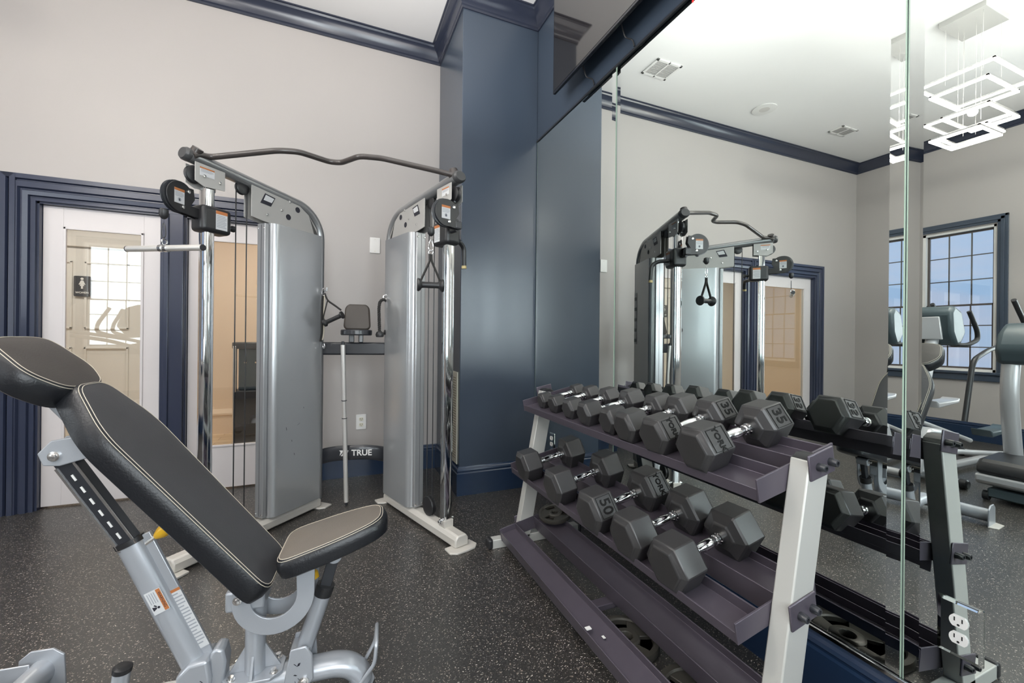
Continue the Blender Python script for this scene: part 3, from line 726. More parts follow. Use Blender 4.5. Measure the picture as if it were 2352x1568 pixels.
strap_handle('black strap handle hanging from the right pulley', (.491, 2.332, 1.735), .062, .135, (.94, -.10, 0))
# handle hanging at the back of the left tower, with its thick strap
st = thing('ankle_strap_handle', 'black strap handle hung at the rear of the left tower', 'cable attachment', (-.065, 3.18, 1.50)); Tm = local(st)
m = MB(Tm); carabiner(m, (-.066, 3.185, 1.525), .05, .010, (1, 0, 0)); m.torus((-.060, 3.17, 1.13), (1, .3, 0), .018, .004); m.build('carabiner', CHROME, st)
MB(Tm).tube(smooth_path([(-.070, 3.18, 1.475), (-.075, 3.18, 1.35), (-.073, 3.18, 1.22), (-.082, 3.18, 1.16)], .05), .008, n=8, sy=2, up=(0, 1, 0)).build('webbing', ROPE, st)
MB(Tm).tube(smooth_path([(-.060, 3.178, 1.475), (-.063, 3.178, 1.35), (-.061, 3.178, 1.22), (-.070, 3.178, 1.17)], .05), .005, n=8).build('edge_piping', STITCH, st)
for pts in ([(-.058, 3.17, 1.49), (-.040, 3.15, 1.44), (.015, 3.12, 1.40), (.045, 3.10, 1.375)], [(-.040, 3.15, 1.44), (-.055, 3.15, 1.37), (-.066, 3.15, 1.32), (-.052, 3.14, 1.295)]):
    MB(Tm).tube(smooth_path(pts, .02), .004, n=8, sy=1.8).build('strap', ROPE, st)
a0, a1 = V((-.052, 3.14, 1.288)), V((.050, 3.09, 1.340)); dd = (a1-a0).normalized(); LL = (a1-a0).length
MB(Tm).lathe([(-.008, .012), (-.008, .026), (.002, .026), (.012, .015), (LL/2, .0145), (LL-.012, .015), (LL-.002, .026), (LL+.008, .026), (LL+.008, .012)], a0, dd).build('grip', BLACKP, st)
# triceps rope on the right hook
rp = thing('triceps_rope', 'black twisted rope with rubber ends hung beside the right tower', 'cable attachment', (.33, 3.14, 1.47)); Tm = local(rp)
def twisted(path, R=.0095, nseg=90):
    path = smooth_path(path, .03, 6); L = [0]
    for i in range(1, len(path)): L.append(L[-1]+(path[i]-path[i-1]).length)
    def at(t):
        t *= L[-1]
        for i in range(1, len(L)):
            if t <= L[i] or i == len(L)-1:
                f = (t-L[i-1])/max(1e-6, L[i]-L[i-1]); return path[i-1].lerp(path[i], f), (path[i]-path[i-1]).normalized()
    m = MB(Tm)
    for ph in (0, 2*PI/3, 4*PI/3):
        P = []
        for k in range(nseg+1):
            p, d = at(k/nseg); u = V((0, 1, 0)); u = (u-d*d.dot(u)).normalized(); w = d.cross(u); a = ph+k/nseg*L[-1]/.045*2*PI
            P.append(p+(u*math.cos(a)+w*math.sin(a))*R*.62)
        m.tube(P, R*.62, n=6)
    return m
twisted([(.300, 3.13, 1.235), (.294, 3.13, 1.40), (.300, 3.13, 1.445), (.325, 3.13, 1.465), (.352, 3.14, 1.45), (.364, 3.15, 1.40), (.358, 3.15, 1.25)]).build('rope', ROPE, rp)
for p in ((.302, 3.13, 1.215), (.357, 3.15, 1.232)):
    MB(Tm).lathe([(-.022, .012), (-.020, .025), (-.004, .029), (.012, .024), (.022, .012)], p, (0, 0, 1)).build('rubber_end', BLACKP, rp)
m = MB(Tm); m.torus((.337, 3.13, 1.478), (0, 1, 0), .014, .004); m.tube([(.337, 3.13, 1.49), (.358, 3.14, 1.52)], .0035, n=8); m.build('hook_link', CHROME, rp)
# long bar leaning on the upper beam
lb = thing('straight_training_bar', 'long slim chrome bar leaning against the upper crossbeam', 'exercise bar', (.094, 3.20, 0)); Tm = local(lb)
p0, p1 = V((.094, 3.215, .012)), V((.060, 3.150, 1.158)); dd = (p1-p0).normalized()
MB(Tm).cyl(p0+dd*.015, p0+dd*.62, .0155).build('lower_sleeve', SATIN, lb)
MB(Tm).cyl(p0+dd*.62, p0+dd*.74, .0125).build('centre_section', SATIN, lb)
MB(Tm).cyl(p0+dd*.74, p1-dd*.02, .0155).build('upper_sleeve', SATIN, lb)
m = MB(Tm); m.cyl(p0-dd*.008, p0+dd*.02, .009); m.cyl(p1-dd*.02, p1+dd*.005, .009); m.torus(p0+dd*.615, dd, .0155, .003); m.torus(p0+dd*.74, dd, .0155, .003); m.build('end_plug', BLACKM, lb)

# ================================================================== BENCH
ba = math.radians(-6)
bn = thing('weight_bench', 'adjustable weight bench with black padded back and taupe-topped seat', 'weight bench', (-.35, 1.602, 0), ba)
BO = Matrix.Translation((0, 1.565, 0)) @ Matrix.Rotation(ba, 4, 'Z'); BM = local(bn) @ BO      # local: x = s, y = w, z
def pad(M, outline, th, name, top_m, side_m, crown=.006, stitch=True, puff=.012):
    """outline in local xy, top at z=0, body below; slightly domed top, piping as stitching"""
    c = V((sum(p[0] for p in outline)/len(outline), sum(p[1] for p in outline)/len(outline)))
    def sc_(k): return [(c.x+(p[0]-c.x)*k[0], c.y+(p[1]-c.y)*k[1]) for p in outline]
    xs = [p[0] for p in outline]; ys = [p[1] for p in outline]; wx, wy = (max(xs)-min(xs))/2, (max(ys)-min(ys))/2
    def ins(d): return sc_(((wx-d)/wx, (wy-d)/wy))
    def R(d, z): return [(p[0], p[1], z) for p in ins(d)]
    body = MB(M).rings([R(.012, -th), R(.003, -th+.006), R(-.002, -th*.5), R(.002, -.010), R(.008, -.002), R(.012, 0)]).build(name, side_m, bn)
    MB(M).rings([R(.0085, -.0035), R(.012, .0005), R(.03, .0035), R(.055, crown), R(min(wx, wy)*.95, crown+.001)]).build('top_panel', top_m, body)
    if stitch:
        for d, z in ((.0125, .0008), (.0065, -.0035)):
            P = [V((p[0], p[1], z)) for p in ins(d)]
            MB(M).tube(P, .0011, n=5, closed=True, up=(0, 0, 1)).build('stitching', STITCH, body)
    return body
# back pad: from hinge end (s=-.175,z=.45) to the neck (s=-.665,z=1.05)
def densify(pts, step=.02):
    out = []
    for i, p in enumerate(pts):
        q = pts[(i+1) % len(pts)]; n = max(1, int(math.hypot(q[0]-p[0], q[1]-p[1])/step))
        out += [(p[0]+(q[0]-p[0])*k/n, p[1]+(q[1]-p[1])*k/n) for k in range(n)]
    return out
def round_poly(pts, r, n=5):
    P = [V(p) for p in pts]; out = []
    for i in range(len(P)):
        a, b, c_ = P[i-1], P[i], P[(i+1) % len(P)]; rr = r[i] if isinstance(r, (list, tuple)) else r
        d1, d2 = a-b, c_-b; k1, k2 = min(rr, d1.length*.45), min(rr, d2.length*.45)
        p, q = b+d1.normalized()*k1, b+d2.normalized()*k2
        for j in range(n+1):
            t = j/n; v = p*(1-t)**2+b*2*t*(1-t)+q*t*t; out.append((v.x, v.y))
    return out
bs, be = V((-.155, 0, .425)), V((-.665, 0, 1.062)); bd = (be-bs).normalized(); BL_ = (be-bs).length
nb = V((bd.z, 0, -bd.x))   # pad normal (up/forward)
MBk = BM @ frame(bd, (0, 1, 0), bs)
# frame(): ex=bd, ey=y, ez = ex x ey ; make sure ez points up/forward
FB = Matrix(((bd.x, 0, nb.x, bs.x), (bd.y, 1, nb.y, bs.y), (bd.z, 0, nb.z, bs.z), (0, 0, 0, 1)))
ol = densify(round_poly([(0, -.132), (BL_*.80, -.150), (BL_, -.068), (BL_, .062), (BL_*.80, .140), (0, .127)], [.05, .06, .04, .04, .06, .05]), .03)
pad(BM @ FB, ol, .072, 'back_pad', LEATHT, LEATH)
# head pad
hs, he = V((-.660, 0, 1.040)), V((-.835, 0, 1.195)); hd_ = (he-hs).normalized(); HL = (he-hs).length; hn = V((hd_.z, 0, -hd_.x))
FH = Matrix(((hd_.x, 0, hn.x, hs.x), (hd_.y, 1, hn.y, hs.y), (hd_.z, 0, hn.z, hs.z), (0, 0, 0, 1)))
ol = densify(round_poly([(0, -.085), (HL*.35, -.145), (HL*.92, -.122), (HL, -.07), (HL, .065), (HL*.92, .115), (HL*.35, .135), (0, .080)], .04), .025)
pad(BM @ FH, ol, .075, 'head_pad', mat('warm_black_vinyl', (.062, .055, .050), .42, bump=.25, bscale=220), LEATH)
# seat pad
ss, se = V((-.155, 0, .502)), V((.172, 0, .592)); sd = (se-ss).normalized(); SL = (se-ss).length; sn = V((-sd.z, 0, sd.x))
FS = Matrix(((sd.x, 0, sn.x, ss.x), (sd.y, 1, sn.y, ss.y), (sd.z, 0, sn.z, ss.z), (0, 0, 0, 1)))
ol = densify(round_poly([(0, -.128), (SL*.6, -.118), (SL, -.075), (SL, .075), (SL*.6, .118), (0, .128)], [.055, .10, .055, .055, .10, .055]), .02)
pad(BM @ FS, ol, .062, 'seat_pad', TAUPE, LEATH)
# spine under the back pad
def xz_tube(pts, r, name, m, sy=1., n=14, w=0.):
    return MB(BM).tube([(p[0], w, p[1]) for p in pts], r, n=n, sy=sy, up=(0, 1, 0)).build(name, m, bn)
off = lambda p, d: (p.x-nb.x*d, p.z-nb.z*d)
q0 = off(bs+bd*.02, .093); q1 = off(be+bd*.02, .093); q2 = (he.x-.02, he.z-.115)
xz_tube([q0, q1, q2], .024, 'back_spine', SILVER, sy=1.3)
MB(BM).prism([(-.62, .915), (-.735, .895), (-.765, .86), (-.752, .825), (-.715, .822), (-.60, .855)], 'y', -.034, -.026).build('spine_bracket', SILVER, bn, bevel=.003)
MB(BM).prism([(-.62, .915), (-.735, .895), (-.765, .86), (-.752, .825), (-.715, .822), (-.60, .855)], 'y', .026, .034).build('spine_bracket', SILVER, bn, bevel=.003)
def bolt(s_, z, w, q, r=.014):
    MB(BM).lathe([(0, r), (.006, r), (.007, r*.62), (.014, r*.6), (.015, r*.3)], (s_, w, z), (0, q, 0), n=14).build('bolt', BRUSH, bn)
bolt(-.725, .852, -.034, -1); bolt(-.725, .852, .034, 1)
# inner ladder strut and outer sleeve
u0, u1, u2 = V((-.728, 0, .850)), V((-.566, 0, .577)), V((-.380, 0, .14))
dS = (u1-u0).normalized(); u2 = V((-.380, 0, .14))
d2 = (u2-u1).normalized(); pn = V((d2.z, 0, -d2.x))
st0 = u1 - d2*.34
def obar(a, b, hw, hh, name, m, bev=.004):
    d = (b-a).normalized(); n_ = V((d.z, 0, -d.x)); mb = MB(BM)
    mb.rings([[p+n_*x+V((0, 1, 0))*y for x, y in ((-hh, -hw), (hh, -hw), (hh, hw), (-hh, hw))] for p in (a, b)])
    return mb.build(name, m, bn, bevel=bev)
obar(V((-.726, 0, .848)), u1+(u1-V((-.726, 0, .848))).normalized()*.015, .020, .024, 'ladder_strut', BLACKM)
dd = (u1-V((-.726, 0, .848))).normalized(); nn = V((dd.z, 0, -dd.x))
m = MB(BM)
for k in range(6):
    p = V((-.726, 0, .848))+dd*(.075+.042*k); m.rings([[p+dd*a+nn*b+V((0, w, 0)) for a, b in ((-.010, -.0028), (.010, -.0028), (.010, .0028), (-.010, .0028))] for w in (-.0205, -.0225)])
m.build('adjustment_slot', WPLAS, bn, smooth=False)
m = MB(BM); p0 = V((-.726, 0, .848))+dd*.03
for b in (-.022, .022): m.rings([[p0+dd*a+nn*(b+c_)+V((0, w, 0)) for a, c_ in ((0, -.003), (.30, -.003), (.30, .003), (0, .003))] for w in (-.0205, -.0235)])
m.build('strut_rail', BRUSH, bn, smooth=False)
sl = MB(BM); sl.tube([u1, u2], .0265, n=20, sy=1.35, up=(0, 0, 1)); 
slv = sl.build('sleeve_tube', SILVER, bn)
MB(BM).tube([u1-d2*.004, u1+d2*.012], .029, n=20, sy=1.35, up=(0, 0, 1)).build('sleeve_collar', BLACKP, bn)
dsv = (u2-u1).normalized(); nsv = V((dsv.z, 0, -dsv.x)); 
if nsv.x < 0: nsv = -nsv
# flat rear web with the instruction label
obar(u1+nsv*.040+dsv*.0, u2+nsv*.040-dsv*.02, .006, .018, 'sleeve_web', SILVER, .002)
kn = u1+dsv*.035+nsv*.04
MB(BM).tube([kn-nsv*.03, kn+nsv*.030+V((0, 0, .016))], .0085, n=10).build('pin_stem', BRUSH, bn)
MB(BM).lathe([(-.008, .008), (0, .013), (.014, .019), (.03, .020), (.038, .014), (.042, .004)], kn+nsv*.024+V((0, 0, .014)), nsv+V((0, 0, .35)), n=20).build('pull_knob', YELLOW, bn)
# labels on the near side of the sleeve
cen = u1+dsv*.200
FLb = BM @ Matrix(((dsv.x, nsv.x, 0, cen.x+nsv.x*.006), (0, 0, -1, -.0275), (dsv.z, nsv.z, 0, cen.z+nsv.z*.006), (0, 0, 0, 1))) @ Matrix.Scale(.82, 4)
m = MB(FLb); m.box((-.045, -.026, 0), (.045, .026, .0008)); l1 = m.build('warning_label', LABELW, bn, smooth=False)
m = MB(FLb); m.box((-.043, .010, .0008), (.043, .024, .0013)); m.build('warning_band', LABELO, l1, smooth=False)
text_obj('lettering', 'WARNING', .013, FLb @ Matrix.Translation((0, .017, .0015)), SCUFF, l1, ext=.0002)
m = MB(FLb)
m.prism(arc((.022, -.003), .0045, 0, 2*PI, 10)[:-1], 'z', .0008, .0013); m.prism([(.014, -.022), (.03, -.022), (.024, -.009), (.019, -.009)], 'z', .0008, .0013)
m.prism([(.008, -.012), (.016, -.006), (.018, -.01), (.010, -.016)], 'z', .0008, .0013); m.build('pictogram', SCUFF, l1, smooth=False)
m = MB(FLb)
for k in range(4): m.box((-.038, -.020+k*.007, .0008), (.004, -.0175+k*.007, .0012))
m.build('print', LABELG, l1, smooth=False)
c2_ = u1+dsv*.30+nsv*.045
F2 = BM @ Matrix(((dsv.x, nsv.x, 0, c2_.x), (0, 0, -1, -.0065), (dsv.z, nsv.z, 0, c2_.z), (0, 0, 0, 1)))
m = MB(F2); m.box((-.105, -.015, 0), (.105, .015, .0008)); l2 = m.build('instruction_label', LABELW, bn, smooth=False)
m = MB(F2); m.box((-.105, -.015, .0008), (-.096, .015, .0013)); m.build('warning_band', LABELO, l2, smooth=False)
m = MB(F2)
for k in range(17): m.box((-.090+k*.011, -.012, .0008), (-.086+k*.011, .012 if k % 4 else .004, .0012))
m.build('print', LABELG, l2, smooth=False)
# sleeve foot bracket
MB(BM).prism([(-.43, .16), (-.395, .195), (-.345, .20), (-.335, .14), (-.345, .05), (-.375, .03), (-.415, .04)], 'y', -.046, .046).build('sleeve_foot', SILVER, bn, bevel=.01, seg=3)
MB(BM).prism([(-.345, .08), (-.345, .205), (-.33, .222), (-.308, .215), (-.30, .175), (-.31, .08)], 'y', -.03, .03).build('stop_cheek', SILVER, bn, bevel=.008)
# main beam with down-turned front
bp2 = [(-.92, .075), (-.30, .075), (-.03, .082), (.02, .082), (.062, .070), (.094, .040), (.102, .012)]
xz_tube([(p[0], p[1]) for p in smooth_path([(a, b, 0) for a, b in bp2], .05)], .040, 'main_beam', SILVER, sy=1.0, n=18) if False else None
P = [(p.x, 0, p.y) for p in smooth_path([(a, b, 0) for a, b in bp2], .04)]
MB(BM).tube(P, .036, n=18, sy=1.2, up=(0, 1, 0)).build('main_beam', SILVER, bn)
m = MB(BM); m.box((-.62, -.022, .1105), (-.40, .022, .1135)); m.build('grip_tape', mat('worn_grip_tape', (.62, .60, .57), .7, bump=1., bscale=400), bn, bevel=.001)
MB(BM).prism([(.06, -.06), (.13, -.05), (.145, 0), (.13, .05), (.06, .06)], 'z', 0, .008).build('front_foot', SILVER, bn, bevel=.002)
m = MB(BM).tube(smooth_path([(.095, -.04, .02), (.145, -.062, .10), (.150, -.062, .165), (.150, .0, .17), (.150, .05, .165), (.145, .05, .10), (.10, .035, .03)], .02), .0065, n=10); m.build('lift_handle', SILVER, bn)
# seat post and feet plate
MB(BM).tube([(-.225, 0, .105), (-.225, 0, .34)], .030, n=18, sy=1.1, up=(0, 1, 0)).build('seat_post', SILVER, bn)
MB(BM).prism([(-.31, -.03), (-.28, -.06), (-.17, -.06), (-.14, -.03), (-.14, .03), (-.17, .06), (-.28, .06), (-.31, .03)], 'z', .108, .118).build('post_plate', SILVER, bn, bevel=.002)
m = MB(BM)
for x0, x1 in ((-.252, -.30), (-.198, -.150)): m.prism([(x0, .118), (x1, .118), (x0, .20)], 'y', -.004, .004)
m.prism([(.028, .118), (.055, .118), (.028, .19)], 'x', -.229, -.221); m.prism([(-.028, .118), (-.055, .118), (-.028, .19)], 'x', -.229, -.221); m.build('post_gusset', SILVER, bn, bevel=.001)
for (s_, w) in ((-.285, -.035), (-.285, .035), (-.165, -.035), (-.165, .035)):
    MB(BM).lathe([(0, .012), (.003, .012), (.004, .008), (.012, .008)], (s_, w, .118), (0, 0, 1), n=12).build('bolt', BRUSH, bn)
# U-shaped swing plates
uc = (-.162, .370); Ro, Ri = .118, .066
outer = arc(uc, Ro, PI*1.02, 2*PI, 18); inner = arc(uc, Ri, 2*PI, PI*1.05, 16)
pl = [(uc[0]-Ro+.006, .415), (uc[0]-Ro, .38)] + outer + [(uc[0]+Ro, .505), (uc[0]+Ri-.003, .49)] + inner + [(uc[0]-Ri-.002, .40), (uc[0]-.085, .43)]
for w in (-.056, .048):
    MB(BM).prism(pl, 'y', w, w+.008).build('swing_plate', SILVER, bn, bevel=.0015)
MB(BM).box((-.30, -.048, .335), (-.19, .048, .40)).build('hinge_block', SILVER, bn, bevel=.008)
bolt(-.262, .378, -.056, -1, .013); bolt(-.262, .378, .056, 1, .013)
MB(BM).cyl((-.262, -.05, .378), (-.262, .05, .378), .02).build('hinge_barrel', SILVER, bn)
MB(BM).prism([(uc[0]+Ri, .47), (.09, .545), (.09, .525), (uc[0]+Ro, .47)], 'y', -.05, .05).build('seat_carrier', SILVER, bn, bevel=.002)
# seat strut
v0, v1, v2 = V((.012, 0, .462)), V((-.020, 0, .345)), V((-.085, 0, .145))
MB(BM).lathe([(-.028, .024), (.028, .024)], v0+V((0, 0, -.002)), (0, 1, 0), n=20).build('strut_clevis', SILVER, bn, bevel=.002)
bolt(v0.x, v0.z, -.028, -1, .012)
obar(v0, v1-(v0-v1).normalized()*.02, .012, .018, 'seat_strut', BLACKM, .002)
MB(BM).tube([v1+(v1-v2).normalized()*.015, v1-(v1-v2).normalized()*.02], .029, n=16).build('strut_collar', BLACKP, bn)
MB(BM).tube([v1, v2], .027, n=16).build('strut_sleeve', SILVER, bn)
MB(BM).lathe([(0, .012), (.02, .017), (.035, .010)], v1+V((-.03, .02, .025)), (-.5, .3, .8), n=14).build('seat_pull_knob', YELLOW, bn)
MB(BM).lathe([(0, .005), (.03, .005), (.032, .009), (.04, .009)], v1+V((-.025, 0, -.01)), (-1, 0, .2), n=10).build('set_screw', BRUSH, bn)
m = MB(BM); m.prism([(-.135, .075), (-.115, .045), (-.07, .045), (-.045, .08), (-.05, .16), (-.07, .19), (-.115, .185)], 'y', -.046, -.038); m.prism([(-.135, .075), (-.115, .045), (-.07, .045), (-.045, .08), (-.05, .16), (-.07, .19), (-.115, .185)], 'y', .038, .046); m.box((-.12, -.04, .13), (-.06, .04, .17)); m.build('strut_foot', SILVER, bn, bevel=.006)
bolt(-.075, .078, -.046, -1, .016)
# paint chips
m = MB(BM)
for k in range(16):
    s_ = random.choice([-.10, -.09, -.07, -.39, -.37, -.36]); z = random.uniform(.06, .15); a = random.uniform(0, 3); l = random.uniform(.003, .008)
    m.prism([(s_-l*math.cos(a), z-l*math.sin(a)), (s_+l*.3, z-l*.4), (s_+l*math.cos(a), z+l*math.sin(a)), (s_-l*.2, z+l*.5)], 'y', -.0468, -.0460)
m.build('paint_chip', SCUFF, bn, smooth=False)
# rear cross tube, feet, upright grip post
MB(BM).tube([(-.925, -.33, .062), (-.925, .262, .062)], .036, n=20, sy=1.15, up=(0, 0, 1)).build('rear_cross_tube', SILVER, bn)
for q in (-1, 1):
    MB(BM).prism([(-.99, .004), (-.985, .11), (-.955, .135), (-.895, .135), (-.865, .11), (-.86, .004)], 'y', (-.33 if q < 0 else .262)-.004, (-.33 if q < 0 else .262)+.004).build('end_plate', SILVER, bn, bevel=.002)
    MB(BM).prism([(-1.0, -.33 if q < 0 else .262), (-.98, -.375 if q < 0 else .275), (-.87, -.375 if q < 0 else .275), (-.85, -.33 if q < 0 else .262)], 'z', 0, .007).build('foot_pad', BASEW, bn, bevel=.002)
for w in (-.06, .06):
    MB(BM).box((-1.10, w+.17, .05), (-.94, w+.176, .11)).build('wheel_arm', SILVER, bn, bevel=.004)
MB(BM).lathe([(-.02, .03), (-.016, .038), (.016, .038), (.02, .03)], (-1.075, .173, .045), (0, 1, 0)).build('transport_wheel', BLACKP, bn)
MB(BM).tube([(-.592, 0, .09), (-.580, 0, .188)], .022, n=16).build('rest_post', SILVER, bn)
MB(BM).tube([(-.580, 0, .186), (-.578, 0, .199), (-.577, 0, .203)], [.024, .024, .018], n=18).build('rubber_cap', BLACKP, bn)

# ================================================================== DUMBBELL RACK
rk = thing('dumbbell_rack', 'three tier dumbbell rack with grey rails and pale slanted posts', 'dumbbell rack', (1.10, 1.5, 0)); Tm = local(rk)
Y0, Y1 = .715, 2.30
def postx(z): return 1.147-(.887-z)*.182
for (ya, yb2) in ((Y0, .767), (2.248, Y1)):
    m = MB(Tm); m.rings([[(postx(z), ya, z), (postx(z)+.083, ya, z-.012*(z > .5)), (postx(z)+.083, yb2, z-.012*(z > .5)), (postx(z), yb2, z)] for z in (.03, .885)])
    m.build('post', RACKP, rk, bevel=.004)
    px = postx(.885)
    m = MB(Tm); m.prism([(px+.002, .884), (px+.02, .896), (px+.05, .897), (px+.075, .885), (px+.082, .872)], 'y', ya+.001, yb2-.001); m.build('post_cap', BLACKP, rk, bevel=.002)
    MB(Tm).box((.835, ya, .0), (1.41, yb2, .05)).build('base_foot', RACKP, rk, bevel=.003)
    MB(Tm).box((.815, ya-.004, -.0), (.845, yb2+.004, .056)).build('foot_cap', BLACKP, rk, bevel=.010)
    MB(Tm).box((1.40, ya-.003, -.0), (1.425, yb2+.003, .055)).build('foot_cap', BLACKP, rk, bevel=.008)
tl = math.radians(11)
def rail(x0, z0, wid, y0=.770, y1=2.252, lip=.016, flange=.045, back=.034, name='rail'):
    ux, uz = math.cos(tl), math.sin(tl); t = .005
    def p(a, b): return (x0+a*ux-b*uz, z0+a*uz+b*ux)
    prof = [p(0, lip), p(t, lip), p(t, 0), p(wid-t, 0), p(wid-t, back), p(wid, back), p(wid, -t), p(t, -t), p(t, -flange), p(0, -flange)]
    MB(Tm).rings([[(a, y, b) for a, b in prof] for y in (y0, y1)]).build(name, RACKG, rk, bevel=.0012)
tiers = [(1.028, .800, 1.222), (.958, .427, 1.145), (.890, .078, 1.100)]
for k, (xf, zf, xr) in enumerate(tiers):
    zr = zf+(xr-xf)*math.tan(tl)
    wr = .105 if k < 2 else .098
    rail(xf, zf, wr, lip=(.008, .024, .016)[k], flange=(.026, .006, .04)[k]); rail(xr, zr, .125, lip=.03, back=.03)
    ux, uz = math.cos(tl), math.sin(tl)
    for y in (.768, 2.246):
        a0, a1 = -.002, (xr+.12-xf)/ux
        def p(a, b): return (xf+a*ux-b*uz, zf+a*uz+b*ux)
        MB(Tm).prism([p(a0, (-.028, -.006, -.04)[k]), p(a1, (-.028, -.006, -.04)[k]), p(a1, (.045, .055, .036)[k]), p(a0, (.036, .052, .030)[k])], 'y', y, y+.006).build('end_plate', RACKG, rk, bevel=.001)
    for y, q in ((Y0-.006, -1), (Y1+.006, 1)):
        zc = zf+.075 if k < 2 else zf+.04
        cx = postx(zc)+.045
        def p(a, b): return (cx+a*ux-b*uz, zc+a*uz+b*ux)
        MB(Tm).prism([p(-.052, -.034), p(.050, -.034), p(.050, .036), p(-.052, .036)], 'y', min(y, y-q*.006), max(y, y-q*.006)).build('bolt_plate', RACKG, rk, bevel=.003)
        for a in (-.018, .030):
            c_ = p(a, -.002); MB(Tm).lathe([(0, .011), (.014, .0105), (.020, .009), (.0205, .005), (.014, .0045)], (c_[0], y, c_[1]), (0, q, 0), n=14).build('bolt', BLACKM, rk)
MB(Tm).box((.96, 1.50, .045), (1.20, 1.55, .07)).build('cross_brace', RACKG, rk, bevel=.003)
m = MB(Tm); m.box((.8885, 1.355, .1005), (.91, 1.372, .1035)); m.box((.925, 1.30, .0965), (.935, 1.315, .0975)); m.build('sticker', WPLAS, rk, smooth=False)

# ---------------- dumbbells
def dumbbell(label, x, y, z, af, hl, gap, marks, group, rot=0., roll=0.):
    """axis along local x, centred at origin; af = head height across flats, hl = head length, gap = handle length"""
    r = thing('hex_dumbbell', label, 'dumbbell', (0, 0, 0), group=group)
    R = af/math.sqrt(3)
    hexa = lambda k: [(R*k*math.cos(PI/3*i), R*k*math.sin(PI/3*i)) for i in range(6)]
    for q in (-1, 1):
        xi, xo = q*gap/2, q*(gap/2+hl)
        xs = [(xi, .52), (xi+q*.006, .60), (xi+q*hl*.14, .93), (xi+q*hl*.20, 1.), (xo-q*hl*.13, 1.), (xo-q*.004, .80), (xo, .76)]
        m = MB(); m.rings([[(xx, *p) for p in hexa(k)] for xx, k in xs]); hdm = m.build('head', RUBBER, r, bevel=.0035, seg=2, angle=20)
        mk = marks[0] if q < 0 else marks[1]
        if mk:
            c = V(((xi+xo)/2+q*hl*.03, -math.cos(PI/6)*af/2, math.sin(PI/6)*af/2)); nrm = V((0, -math.cos(PI/6), math.sin(PI/6)))
            e2 = V((0, -.5, -math.cos(PI/6)))
            F = frame(e2, (1, 0, 0), c+nrm*.0004)
            text_obj('embossed_number' if mk != 'YORK' else 'embossed_name', mk, R*(.68 if len(mk) < 3 else .36), F, EMBOSS, hdm, ext=.0010, bold=.0010)
            m = MB(F); w_, h_ = R*.44, hl*.27; t = .0018
            for a, b, cc, d in ((-w_, w_, h_-t, h_), (-w_, w_, -h_, -h_+t), (-w_, -w_+t, -h_, h_), (w_-t, w_, -h_, h_)): m.box((a, cc, 0), (b, d, .0012))
            m.build('embossed_border', EMBOSS, hdm, smooth=False)
    hr = .0145
    m = MB(); m.lathe([(-gap/2-.004, hr*1.25), (-gap*.42, hr*1.25), (-gap*.40, hr*.9), (-gap*.37, hr*.9), (-gap*.36, hr*1.15), (-gap*.31, hr*1.15), (-gap*.29, hr*.92), (-gap*.15, hr*1.10), (0, hr*1.18), (gap*.15, hr*1.10), (gap*.29, hr*.92), (gap*.31, hr*1.15), (gap*.36, hr*1.15), (gap*.37, hr*.9), (gap*.40, hr*.9), (gap*.42, hr*1.25), (gap/2+.004, hr*1.25)], (0, 0, 0), (1, 0, 0), n=20)
    m.build('handle', CHROME, r)
    r.location = (x, y, z); r.rotation_euler = (roll, -tl, rot)
    return r
topd = [(2.105, .082), (1.965, .088), (1.800, .096), (1.635, .106), (1.455, .108), (1.325, .118), (1.165, .126), (.975, .134)]
names_top = ['smallest hex dumbbell at the far end of the top tier', 'second smallest dumbbell from the column end of the top tier', 'third dumbbell from the column end of the top tier', 'fourth dumbbell from the column end of the top tier',
             'fifth dumbbell from the column end of the top tier', 'dumbbell third from the near post on the top tier', 'dumbbell marked 35 second from the near post on the top tier', 'large dumbbell marked 35 nearest the post on the top tier']
ux, uz = math.cos(tl), math.sin(tl)
for i, (y, af) in enumerate(topd):
    hl = af*.92; gap = .128+.012*(i > 4)
    xf, zf, xr = tiers[0]; xc = xf+.179*ux-(af/2+.0005)*uz; zc = zf+.170*uz+(af/2+.0005)*ux
    dumbbell(names_top[i], xc, y, zc, af, hl, gap, ('YORK', '35') if i >= 6 else (None, None), 'hex dumbbells on the top tier', rot=random.uniform(-.04, .04))
midd = [(2.085, .152), (1.745, .154), (1.440, .158), (1.215, .152), (1.020, .150)]
names_mid = ['rubber dumbbell at the far end of the middle tier', 'second dumbbell from the far end of the middle tier', 'dumbbell marked 50 in the centre of the middle tier', 'dumbbell second from the near end of the middle tier', 'largest dumbbell nearest the camera on the middle tier']
for i, (y, af) in enumerate(midd):
    hl = af*.78; gap = .138
    xf, zf, xr = tiers[1]; xc = xf+.178*ux-(af/2+.0005)*uz; zc = zf+.168*uz+(af/2+.0005)*ux
    dumbbell(names_mid[i], xc, y, zc, af, hl, gap, ('50', 'YORK') if i == 2 else (None, None), 'hex dumbbells on the middle tier', rot=(-.02, .0, .02, .0, .03)[i])

